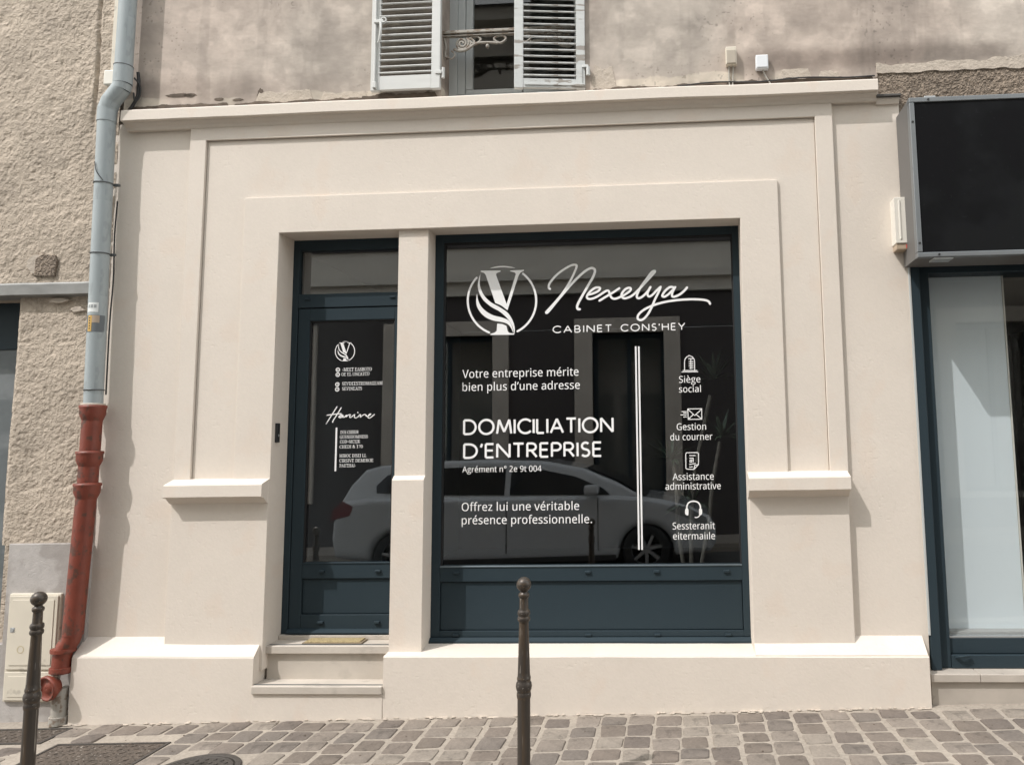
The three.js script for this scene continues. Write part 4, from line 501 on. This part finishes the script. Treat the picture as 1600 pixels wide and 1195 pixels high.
{ const t = thing('cable_trunking', 'pale plastic trunking and small box at top beside the downpipe', 'trunking', [-3.94, 4.2, 0.02]); obj('duct', bx(-4.0, -3.905, 4.30, 7.4, 0.0, 0.03, 0.004), creamPlastic, t); obj('box', [bx(-4.0, -3.92, 4.19, 4.30, 0.0, 0.09, 0.01)], whitePlastic, t); obj('wire', tube([[-3.955, 4.19, 0.05], [-3.957, 4.13, 0.05], [-3.99, 4.10, 0.03], [-4.03, 4.08, 0.015]], 0.004, 8, 6), cable, t); }

// ---------------------------------------------------------------- building on the left
{
  const t = thing('old_building', 'old building in rough beige roughcast with dark shuttered opening', 'building', [-5.6, 0, 0]);
  const OXR = -4.585;                                                 // its opening reaches from the left up to here
  const relief = (x, y) => 0.004 + 0.026 * (fbm(x * 3.2, y * 1.3, 281, 3) - 0.5) + 0.0062 * (0.35 + 1.1 * fbm(x * 2.3, y * 2.3, 279, 3)) * (fbm(x * 26, y * 34, 283, 4, 0, 0.62) - 0.5) - 0.03 * sstep(0.022, 0.0, Math.abs(x + 4.13 - 0.02 * fbm(y * 3, 2, 285, 3))) * sstep(3.8, 4.1, y) * (0.5 + 0.5 * vn(y * 14, 3, 287)) - 0.004 * sstep(0.62, 0.72, fbm(x * 16, y * 16, 289, 4));
  obj('roughcast_wall', grid(-6.8, -3.93, 2.74, 7.6, 420, 560, relief), roughMat, t);
  obj('roughcast_wall', grid(OXR, -3.93, 1.0, 2.75, 90, 230, (x, y) => relief(x, y) - 0.015 * sstep(OXR + 0.03, OXR, x)), roughMat, t);
  obj('wall_core', [bx(-6.8, -3.96, 2.7, 7.6, -0.4, -0.03), bx(OXR + 0.004, -3.96, -0.5, 2.7, -0.4, -0.03)], roughMat, t);
  const zincM = M({ map: tex(256, 256, (u, v) => { const k = 1 + 0.5 * (fbm(u * 5, v * 9, 291, 5, 5) - 0.5); return [0.235 * k, 0.235 * k, 0.225 * k]; }), roughness: 0.6, metalness: 0.25 }); zincM.userData.uvScale = 2;
  obj('zinc_ledge', sweep([[-0.05, 2.69], [0.055, 2.700], [0.06, 2.704], [0.06, 2.775], [0.055, 2.785], [-0.05, 2.815]], -6.8, -4.03, 40, 0.006, 293), zincM, t);
  for (const g of [slab(blob(-4.27, 2.665, 0.07, 0.014, 4, 16, 0.8), -0.01, 0.022, 0.003), slab(blob(-4.14, 2.60, 0.045, 0.016, 6, 14, 0.8), -0.01, 0.018, 0.003), slab(blob(-4.47, 2.93, 0.06, 0.06, 8, 16, 0.5), -0.02, 0.014)]) obj('broken_mortar', g, mortarMat, t);
  obj('bare_patch', slab([[-4.475, 2.845], [-4.325, 2.84], [-4.315, 2.95], [-4.33, 2.99], [-4.42, 3.0], [-4.47, 2.97]], -0.02, 0.018, 0.004), pebbleMat, t);
  const baseM = M({ map: tex(512, 512, (u, v) => { const w = sstep(0.52, 0.68, fbm(u * 5, v * 5, 295, 5, 5)), k = 1 + 0.2 * (fbm(u * 30, v * 30, 297, 3, 30) - 0.5); return [lerp(0.33, 0.42, w) * k, lerp(0.305, 0.395, w) * k, lerp(0.285, 0.375, w) * k]; }), roughness: 0.8, bumpMap: stuccoBump, bumpScale: 0.003 }); baseM.userData.uvScale = 1;
  obj('painted_base', slab(R4(-4.50, -3.93, -0.4, 1.012), -0.05, 0.028, 0.006), baseM, t);
  const dg = M({ map: tex(256, 512, (u, v) => { const w = sstep(0.5, 0.72, fbm(u * 3, v * 7, 299, 5)), k = 1 + 0.2 * (fbm(u * 20, v * 20, 301, 3) - 0.5); return [lerp(0.105, 0.16, w) * k, lerp(0.12, 0.175, w) * k, lerp(0.125, 0.18, w) * k]; }), roughness: 0.6 });
  obj('shutter_door', bx(-6.2, OXR + 0.02, 0.36, 2.36, -0.24, -0.20, 0.004), dg, t);
  obj('lintel_board', bx(-6.2, OXR + 0.02, 2.36, 2.70, -0.25, -0.19, 0.004), frameBlue, t);
  obj('opening_frame', bx(OXR - 0.05, OXR + 0.01, 0.3, 2.70, -0.20, -0.13, 0.004), M({ color: rgb(0.12, 0.12, 0.115), roughness: 0.6 }), t);
  obj('opening_sill', bx(-6.2, -4.49, -0.3, 0.36, -0.3, 0.02, 0.006), baseM, t);
  obj('wall_core', bx(-6.8, -6.2, -0.5, 2.7, -0.4, -0.0), roughMat, t);
}
{
  const t = thing('meter_cabinet', 'cream plastic utility meter cabinet with small lower flap', 'meter cabinet', [-4.275, 0, 0.04]);
  const x0 = -4.455, x1 = -4.095;
  obj('casing', bx(x0, x1, 0.0, 0.69, 0.0, 0.045, 0.006), creamPlastic, t);
  obj('door', [bx(x0 + 0.012, x1 - 0.012, 0.206, 0.678, 0.045, 0.055, 0.004), bx(x0 + 0.035, x1 - 0.035, 0.235, 0.652, 0.055, 0.059, 0.002)], creamPlastic, t);
  obj('lower_flap', [bx(x0 + 0.012, x1 - 0.012, 0.012, 0.192, 0.045, 0.053, 0.004), bx(x0 + 0.04, x1 - 0.04, 0.035, 0.165, 0.053, 0.056, 0.002)], creamPlastic, t);
  const k = cyl(0, 0, 0, 0.011, 0.006, 16); k.rotateX(Math.PI / 2); k.translate(-4.405, 0.46, 0.0612); obj('lock', [k, bx(-4.42, -4.39, 0.445, 0.475, 0.0592, 0.0604, 0)], metal, t);
  const d = new THREE.RingGeometry(0.02, 0.024, 24); d.translate(-4.34, 0.335, 0.0602); obj('embossed_mark', d, M({ color: rgb(0.5, 0.42, 0.24), roughness: 0.7 }), t);
}

// ---------------------------------------------------------------- small boxes on the wall
{
  const t = thing('junction_box', 'beige rectangular junction box above the cornice', 'junction box', [0.42, 4.165, 0], 'boxes above the cornice');
  obj('case', bx(0.382, 0.456, 4.163, 4.290, 0.0, 0.045, 0.006), creamPlastic, t); obj('lid', bx(0.388, 0.450, 4.168, 4.262, 0.045, 0.052, 0.003), M({ color: rgb(0.42, 0.37, 0.30), roughness: 0.6 }), t);
  obj('wire', [tube([[0.405, 4.165, 0.02], [0.402, 4.10, 0.012], [0.404, 4.02, 0.012]], 0.005, 6, 6), tube([[0.432, 4.165, 0.02], [0.43, 4.10, 0.012], [0.424, 4.02, 0.012]], 0.005, 6, 6)], cableGrey, t);
  const u = thing('junction_box', 'small square white junction box above the cornice', 'junction box', [0.626, 4.125, 0], 'boxes above the cornice');
  obj('case', bx(0.584, 0.668, 4.125, 4.225, 0.0, 0.04, 0.006), M({ color: rgb(0.70, 0.72, 0.74), roughness: 0.5 }), u); obj('lid', bx(0.589, 0.663, 4.134, 4.218, 0.04, 0.045, 0.003), M({ color: rgb(0.72, 0.74, 0.76), roughness: 0.5 }), u);
  obj('wire', tube([[0.63, 4.125, 0.02], [0.65, 4.08, 0.014], [0.685, 4.02, 0.012]], 0.005, 6, 6), cableGrey, u);
  const c = obj('cornice_cable', tube([[0.05, 4.035, 0.02], [0.3, 4.055, 0.014], [0.6, 4.045, 0.014], [0.9, 4.062, 0.014], [1.2, 4.05, 0.014], [1.38, 4.055, 0.012]], 0.005, 10, 6), cable, null); c.userData = { label: 'thin dark cable lying along the top of the cornice', category: 'cable' };
  const a = thing('alarm_siren', 'white alarm siren box with red and amber lens beside black sign', 'alarm', [1.48, 2.84, 0]);
  const prof = [[0.0, 0], [0.085, 0], [0.108, 0.025], [0.108, 0.062], [0.075, 0.09], [0.0, 0.09]];                  // x, z outline
  const body = (y0, y1, s = 1) => { const sh = new THREE.Shape(v2(prof.map(([x, z]) => [(x - 0.05) * s + 0.05, -z * s]))); const g = new THREE.ExtrudeGeometry(sh, { depth: y1 - y0 - 0.006, bevelEnabled: true, bevelSize: 0.003, bevelThickness: 0.003, bevelSegments: 1 }); g.rotateX(-Math.PI / 2); g.translate(1.44, y0 + 0.003, 0.002); return g; };
  obj('case', body(2.875, 3.18), whitePlastic, a); obj('ridge', bx(1.462, 1.474, 2.9, 3.16, 0.09, 0.1, 0.003), whitePlastic, a);
  obj('lens', body(2.835, 2.874, 0.92), M({ color: rgb(0.42, 0.33, 0.24), roughness: 0.35 }), a); obj('red_lens', bx(1.50, 1.53, 2.84, 2.868, 0.072, 0.092, 0.003), M({ color: rgb(0.42, 0.04, 0.035), roughness: 0.3 }), a);
  obj('grille_slot', bx(1.515, 1.540, 3.06, 3.10, 0.08, 0.0835), blackMetal, a).visible = true;
}

// ---------------------------------------------------------------- the shop on the right: sign box and front
{
  const t = thing('sign_box', 'blank black sign box in a bright metal frame', 'sign', [2.75, 2.73, 0.15]);
  const x0 = 1.502, x1 = 4.1, y0 = 2.728, y1 = 3.758, f = 0.30;
  const alu = M({ map: tex(128, 128, (u, v) => { const k = 1 + 0.25 * (fbm(u * 5, v * 5, 311, 4, 5) - 0.5); return [0.24 * k, 0.255 * k, 0.265 * k]; }), metalness: 0.6, roughness: 0.45 });
  const face = M({ map: tex(512, 512, (u, v) => { const d = sstep(0.45, 0.7, fbm(u * 4, v * 4, 313, 5, 4)), s = sstep(0.93, 0.96, vn(u * 60, v * 60, 315, 60)); const k = 0.0065 + 0.004 * d + 0.004 * s; return [k * 0.95, k, k * 1.1]; }), roughness: 0.6, specularIntensity: 0.16 }); face.userData.uvScale = 0.8;
  obj('case', bx(x0 + 0.003, x1, y0 + 0.004, y1 - 0.004, 0.01, f - 0.02), M({ color: rgb(0.13, 0.125, 0.12), roughness: 0.5 }), t);
  obj('face_panel', bx(x0 + 0.03, x1 - 0.03, y0 + 0.03, y1 - 0.03, f - 0.02, f - 0.008), face, t);
  for (const g of [bx(x0, x1, y1 - 0.032, y1, f - 0.05, f, 0.005), bx(x0, x1, y0, y0 + 0.032, f - 0.05, f, 0.005), bx(x0, x0 + 0.032, y0 + 0.033, y1 - 0.033, f - 0.05, f + 0.001, 0.005), bx(x1 - 0.032, x1, y0 + 0.033, y1 - 0.033, f - 0.05, f, 0.005)]) obj('frame', g, alu, t);
  for (const [x, y] of [[x0 + 0.016, y0 + 0.09], [x0 + 0.016, y1 - 0.16], [x0 + 0.13, y0 + 0.016], [x0 + 0.12, y1 - 0.016]]) { const g = cyl(0, 0, 0, 0.007, 0.004, 10); g.rotateX(Math.PI / 2); g.translate(x, y, f + 0.002); obj('screw', g, blackMetal, t); }
  obj('bracket', [bx(x0 + 0.1, x0 + 0.17, y1, y1 + 0.012, 0.22, f - 0.01, 0.003), bx(1.60, 1.72, y0 - 0.012, y0, 0.2, f - 0.01, 0.003)], metal, t);
}
{
  const t = thing('neighbouring_shopfront', 'dark blue grey shopfront frame with pale white panel behind glass', 'shopfront', [2.6, G(2.6), -0.1]);
  const x0 = 1.537, x1 = 3.9;
  obj('post', bx(x0, 1.600, 0.196, 2.79, -0.25, 0.012, 0.006), frameBlue, t); obj('post', bx(1.602, 1.672, 0.196, 2.79, -0.25, -0.035, 0.005), frameBlue, t);
  obj('cover_strip', bx(1.528, 1.541, 0.405, 2.80, 0.0, 0.016, 0.003), greyPaint, t);
  obj('header', bx(1.602, x1, 2.70, 2.79, -0.25, -0.036, 0.004), frameBlue, t);
  obj('bottom_rail', bx(1.673, x1, 0.196, 0.275, -0.25, -0.03, 0.004), frameBlue, t); obj('bottom_rail', bx(1.673, x1, 0.278, 0.372, -0.25, -0.055, 0.004), frameBlue, t);
  obj('bead_trim', bx(1.673, x1, 0.372, 0.384, -0.12, -0.058, 0.002), metal, t);
  obj('pane', bx(1.66, x1, 0.375, 2.705, -0.084, -0.08), thinGlass, t);
  const blindM = M({ color: rgb(0.76, 0.82, 0.85), roughness: 0.6 });
  obj('white_panel', bx(1.70, 2.20, 0.32, 2.74, -0.20, -0.185, 0.003), blindM, t);
  obj('panel_edge', bx(2.201, 2.210, 0.32, 2.74, -0.21, -0.18), whitePlastic, t);
  obj('inner_ledge', bx(1.675, x1, 0.30, 0.40, -0.26, -0.10, 0.003), M({ color: rgb(0.36, 0.36, 0.35), roughness: 0.7 }), t);
  const marble = M({ map: tex(512, 512, (u, v) => { const a = fbm(u * 4, v * 4, 321, 5, 4), w = sstep(0.02, 0.0, Math.abs(fbm(u * 3 + 0.8 * a, v * 3, 323, 4) - 0.5)); const k = 0.8 + 0.45 * a - 0.2 * w; return [0.43 * k, 0.385 * k, 0.335 * k]; }), roughness: 0.5 }); marble.userData.uvScale = 1.4;
  obj('stone_sill', bx(1.505, 1.80, 0.146, 0.194, -0.26, 0.085, 0.005), marble, t); obj('stone_sill', bx(1.802, x1, 0.146, 0.194, -0.26, 0.085, 0.005), marble, t);
  obj('stone_base', bx(1.512, x1, -0.4, 0.146, -0.26, 0.062, 0.003), marble, t);
  obj('pivot', [tube([[1.70, 0.262, -0.03], [1.72, 0.272, -0.005], [1.78, 0.278, -0.01]], 0.008, 6, 6)], frameBlue, t);
  obj('interior', [bx(1.62, 4.0, 0.1, 0.2, -4, -0.25), bx(1.62, 4.0, 2.8, 2.95, -4, -0.30), bx(1.62, 4.0, 0.2, 2.8, -4.1, -4.0), bx(3.9, 4.05, 0.1, 2.95, -4.1, 0.01), bx(1.605, 1.70, 0.2, 2.8, -4, -0.26)], roomWall, t);
}

// ---------------------------------------------------------------- bollards
{
  const iron = M({ map: tex(256, 512, (u, v) => { const w = sstep(0.5, 0.72, fbm(u * 8, v * 16, 331, 5, 8)), s = sstep(0.91, 0.94, vn(u * 30, v * 60, 333)); const k = 1 + 0.3 * (fbm(u * 30, v * 60, 335, 3) - 0.5); return [lerp(lerp(0.060, 0.085, w), 0.26, s) * k, lerp(lerp(0.050, 0.062, w), 0.24, s) * k, lerp(lerp(0.042, 0.043, w), 0.21, s) * k]; }), roughness: 0.42, metalness: 0.35 });
  const B = [[0.033, 1.03], [0.031, 0.5], [0.0305, 0.565], [0.0335, 0.556], [0.0345, 0.545], [0.0330, 0.535], [0.0315, 0.530], [0.0360, 0.520], [0.0385, 0.505], [0.0360, 0.490], [0.0310, 0.482], [0.0330, 0.474], [0.0330, 0.466], [0.0300, 0.458], [0.0290, 0.44], [0.0225, 0.212], [0.0290, 0.205], [0.0305, 0.196], [0.0285, 0.187], [0.0245, 0.183], [0.0290, 0.178], [0.0305, 0.168], [0.0285, 0.158], [0.0215, 0.152], [0.0205, 0.10], [0.0250, 0.095], [0.0265, 0.086], [0.0250, 0.078], [0.0175, 0.072]];
  B.splice(1, 1); B.splice(1, 0, [0.0305, 1.0]);
  for (let i = 0; i <= 14; i++) { const a = -1.05 + (Math.PI / 2 + 1.05) * i / 14; B.push([Math.max(0, 0.0355 * Math.cos(a)), 0.0365 - 0.0355 * Math.sin(a)]); }
  const bollard = (x, z, label) => { const g0 = G(x), H = 1.028, t = thing('bollard', label, 'bollard', [x, g0, z], 'bollards along the pavement edge');
    const part = (lo, hi) => { const pr = B.filter(([, d]) => d >= lo - 1e-6 && d <= hi + 1e-6).map(([r, d]) => [r, H - d]); const g = new THREE.LatheGeometry(v2(pr), 40); g.translate(x, g0, z); return g; };
    obj('shaft', part(0.10, 1.2), iron, t, false); obj('ball', part(0, 0.10), iron, t, false); };
  bollard(-0.757, 1.25, 'tall brown metal ball topped bollard in front of shop window');
  bollard(-3.205, 1.25, 'tall dark metal ball topped bollard in front of meter cabinet');
}
// ---------------------------------------------------------------- across the street, seen in the glass
{
  const L = 5.0, XR = -4.93, zN = 5.22, Wd = 1.82, gy = -0.13, car = thing('parked_car', 'silver white family car parked across the street, reflected in the shop glass', 'car', [XR + L / 2, G(XR + L / 2) + gy, zN + Wd / 2]);
  const paint = M({ color: rgb(0.50, 0.515, 0.52), roughness: 0.35, clearcoat: 1, clearcoatRoughness: 0.06 }), tint = M({ color: rgb(0.012, 0.014, 0.016), roughness: 0.06 }), rubber = M({ color: rgb(0.02, 0.02, 0.02), roughness: 0.85 }), alloy = M({ color: rgb(0.5, 0.51, 0.52), metalness: 0.8, roughness: 0.35 }), trim = M({ color: rgb(0.03, 0.03, 0.03), roughness: 0.6 });
  const place = (g) => { const p = g.attributes.position; for (let i = 0; i < p.count; i++) { const x = p.getX(i) + XR + 0.45 * sstep(1.4, 3.3, p.getX(i)); p.setXYZ(i, x, p.getY(i) + gy + G(x), p.getZ(i) + zN); } g.computeVertexNormals(); return g; };
  const arch = (c, r) => { const o = []; for (let i = 0; i <= 12; i++) { const a = Math.PI - Math.PI * i / 12; o.push([c + r * Math.cos(a), 0.30 + r * Math.sin(a)]); } return o; };
  const wr = 0.95, wf = 4.02;
  const ext = (pts, z0, z1, bev) => { const g = new THREE.ExtrudeGeometry(new THREE.Shape(new THREE.Shape(v2(pts)).getPoints(2)), { depth: z1 - z0 - 2 * bev, bevelEnabled: true, bevelSize: bev, bevelThickness: bev, bevelOffset: -bev, bevelSegments: 4 }); g.translate(0, 0, z0 + bev); return g; };
  obj('body', place(ext([[0.06, 0.34], [wr - 0.40, 0.26], ...arch(wr, 0.37), [wr + 0.40, 0.22], [wf - 0.40, 0.22], ...arch(wf, 0.37), [wf + 0.40, 0.24], [4.90, 0.28], [4.98, 0.42], [4.97, 0.62], [4.88, 0.76], [4.62, 0.90], [4.25, 1.00], [3.95, 1.05], [3.6, 1.08], [0.5, 1.16], [0.16, 1.12], [0.03, 1.0], [0.0, 0.6]], 0, Wd, 0.09)), paint, car);
  const roofP = [[0.10, 1.08], [0.22, 1.34], [0.40, 1.55], [0.62, 1.60], [1.3, 1.635], [2.1, 1.63], [2.7, 1.58], [3.15, 1.46], [3.6, 1.26], [3.98, 1.04]];
  const tumble = (g) => { const p = g.attributes.position; for (let i = 0; i < p.count; i++) { const y = p.getY(i), z = p.getZ(i), k = 0.36 * Math.max(0, y - 1.04); p.setZ(i, lerp(z + k, z - k, z / Wd)); } g.computeVertexNormals(); return g; };
  obj('cabin', place(tumble(ext([...roofP].reverse(), 0.05, Wd - 0.05, 0.05))), paint, car);
  const side = (pts) => [[0.036, 0.046], [Wd - 0.046, Wd - 0.036]].map(([a, b]) => place(tumble(ext(pts, a, b, 0.002))));
  obj('side_window', side([[0.62, 1.22], [0.60, 1.32], [0.74, 1.46], [0.98, 1.52], [1.28, 1.53], [1.28, 1.17]]), tint, car);
  obj('side_window', side([[1.33, 1.17], [1.33, 1.535], [2.05, 1.535], [2.28, 1.515], [2.28, 1.135]]), tint, car);
  obj('side_window', side([[2.34, 1.13], [2.34, 1.505], [2.66, 1.465], [3.05, 1.35], [3.42, 1.18], [3.52, 1.09]]), tint, car);
  obj('windscreen', place(tumble(ext([[3.2, 1.452], [3.62, 1.268], [4.0, 1.045], [4.03, 1.055], [3.63, 1.288], [3.2, 1.475]], 0.18, Wd - 0.18, 0.003))), tint, car);
  obj('door_seam', [[1.31, 0.0], [2.31, 0.0], [3.35, 0]].map(([x]) => place(bx(x, x + 0.012, 0.34, 1.06, -0.002, 0.006))), trim, car);
  obj('sill_trim', place(bx(wr + 0.42, wf - 0.42, 0.2, 0.28, -0.004, 0.1, 0.01)), trim, car);
  for (const x of [1.42, 2.42]) obj('door_handle', place(bx(x, x + 0.2, 0.93, 0.965, -0.03, 0.01, 0.01)), paint, car);
  obj('wing_mirror', place(bx(3.18, 3.38, 1.10, 1.24, -0.16, 0.05, 0.04)), paint, car);
  obj('headlight', place(ext([[4.30, 0.86], [4.72, 0.68], [4.88, 0.66], [4.84, 0.74], [4.6, 0.88], [4.40, 0.93]], -0.004, 0.08, 0.003)), M({ color: rgb(0.2, 0.22, 0.23), roughness: 0.08, clearcoat: 1 }), car);
  obj('tail_light', place(ext([[0.0, 0.86], [0.28, 0.92], [0.32, 1.05], [0.16, 1.12], [0.02, 1.0]], -0.004, 0.1, 0.003)), M({ color: rgb(0.16, 0.02, 0.02), roughness: 0.2 }), car);
  for (const x of [wr, wf]) for (const s of [0, 1]) {
    const w = group('wheel', car), zc = s ? Wd - 0.11 : 0.11;
    const ty = new THREE.LatheGeometry(v2([[0.21, -0.10], [0.30, -0.105], [0.325, -0.08], [0.33, 0], [0.325, 0.08], [0.30, 0.105], [0.21, 0.10]]), 36); ty.rotateX(Math.PI / 2); ty.translate(x, 0.33, zc); obj('tyre', place(ty), rubber, w);
    const hub = cyl(0, 0, 0, 0.06, 0.19, 20), gs = [hub]; for (let k = 0; k < 7; k++) { const sp = bx(-0.022, 0.022, 0.04, 0.225, -0.012, 0.012, 0.006); sp.rotateX(Math.PI / 2); sp.rotateY(k / 7 * 6.283); sp.translate(0, s ? -0.08 : -0.08, 0); gs.push(sp); const s2 = sp.clone(); s2.translate(0, 0.16, 0); gs.push(s2); }
    const rimG = new THREE.TorusGeometry(0.222, 0.014, 8, 36); rimG.rotateX(Math.PI / 2); for (const q of [-0.085, 0.085]) { const r2 = rimG.clone(); r2.translate(0, q, 0); gs.push(r2); }
    obj('rim', gs.map((g) => { g.rotateX(Math.PI / 2); g.translate(x, 0.33, zc); return place(g); }), alloy, w);
    obj('wheel_well', (() => { const g = cyl(0, 0, 0, 0.365, 0.15, 28); g.rotateX(Math.PI / 2); g.translate(x, 0.31, s ? Wd - 0.33 : 0.33); return place(g); })(), trim, w);
  }
}
{
  const zB = 8.3, b = thing('opposite_building', 'brown fronted house across the street with pale window surrounds, seen reflected', 'building', [-1, G(-1), zB]);
  const brown = M({ map: tex(256, 256, (u, v) => { const k = 1 + 0.3 * (fbm(u * 6, v * 6, 341, 5, 6) - 0.5); return [0.062 * k, 0.053 * k, 0.051 * k]; }), roughness: 0.85 }), pale = M({ map: tex(256, 256, (u, v) => { const k = 1 + 0.2 * (fbm(u * 5, v * 5, 343, 5, 5) - 0.5); return [0.62 * k, 0.58 * k, 0.51 * k]; }), roughness: 0.85 });
  const stone = M({ map: stoneMap, roughness: 0.9 }); stone.userData.uvScale = 0.6; brown.userData.uvScale = pale.userData.uvScale = 0.4;
  const wins = [[-5.1, -3.36], [-1.52, -0.22], [1.7, 3.0], [-8.3, -7.0], [4.9, 6.2]], y0 = 0.7, y1 = 3.62, holes = wins.map(([a, c]) => R4(a, c, y0, y1));
  obj('ground_floor_wall', slab([[-11, -0.6], [9, -0.6], [9, 4.35], [-11, 4.35]], zB, zB + 0.35, 0, holes), brown, b);
  obj('fascia', sweep([[zB - 0.10, 4.36], [zB + 0.3, 4.36], [zB + 0.3, 4.60], [zB - 0.10, 4.60]].reverse(), -11, 9, 2), pale, b);
  obj('ledge', sweep([[zB - 0.22, 4.60], [zB + 0.3, 4.60], [zB + 0.3, 4.74], [zB - 0.22, 4.74]].reverse(), -11, 9, 2), pale, b);
  const ups = [[-8.4, -7.3], [-5.2, -4.1], [-2.0, -0.9], [1.2, 2.3], [4.4, 5.5]], uy0 = 5.5, uy1 = 7.7;
  obj('upper_wall', slab(R4(-11, 9, 4.74, 9.6), zB + 0.01, zB + 0.35, 0, ups.map(([a, c]) => R4(a, c, uy0, uy1))), pale, b);
  obj('string_course', bx(-11, 9, 5.28, 5.42, zB - 0.05, zB + 0.05), brown, b);
  obj('eaves', bx(-11.2, 9.2, 9.6, 9.85, zB - 0.4, zB + 0.4), pale, b);
  obj('roof', (() => { const g = sweep([[zB - 0.5, 9.85], [zB + 5, 12.4], [zB + 9.5, 9.85]].reverse(), -11.2, 9.2, 1); return g; })(), M({ color: rgb(0.10, 0.10, 0.11), roughness: 0.8 }), b);
  obj('back_wall', bx(-11, 9, -0.6, 9.6, zB + 8.8, zB + 9), pale, b);
  obj('side_wall', [bx(-11, -10.7, -0.6, 9.6, zB + 0.36, zB + 8.79), bx(8.7, 9, -0.6, 9.6, zB + 0.36, zB + 8.79)], pale, b);
  obj('floor', [bx(-10.7, 8.7, 4.4, 4.6, zB + 0.36, zB + 8.79)], brown, b);
  const win = (a, c, lo, hi, sur) => {
    const w = group('window', b);
    if (sur) obj('surround', slab([[a - 0.33, lo - 0.1], [c + 0.30, lo - 0.1], [c + 0.30, hi + 0.27], [a - 0.33, hi + 0.27]], zB - 0.06, zB + 0.2, 0.01, [R4(a, c, lo, hi)]), stone, w);
    obj('frame', [bx(a, a + 0.07, lo, hi, zB + 0.2, zB + 0.27), bx(c - 0.07, c, lo, hi, zB + 0.2, zB + 0.27), bx(a + 0.07, c - 0.07, hi - 0.08, hi, zB + 0.2, zB + 0.27), bx(a + 0.07, c - 0.07, lo, lo + 0.08, zB + 0.2, zB + 0.27), bx((a + c) / 2 - 0.035, (a + c) / 2 + 0.035, lo + 0.08, hi - 0.08, zB + 0.2, zB + 0.27)], frameBlue, w);
    obj('pane', bx(a + 0.05, c - 0.05, lo + 0.05, hi - 0.05, zB + 0.235, zB + 0.24), thinGlass, w);
    obj('sill', bx(a - 0.1, c + 0.1, lo - 0.09, lo - 0.003, zB - 0.12, zB + 0.2, 0.01), pale, w);
    obj('curtain_back', bx(a - 0.1, c + 0.1, lo - 0.1, hi + 0.1, zB + 0.8, zB + 0.82), roomWall, w);
  };
  for (const [a, c] of wins) win(a, c, y0, y1, true);
  for (const [a, c] of ups) win(a, c, uy0, uy1, false);
}
renderer.render(scene, camera);
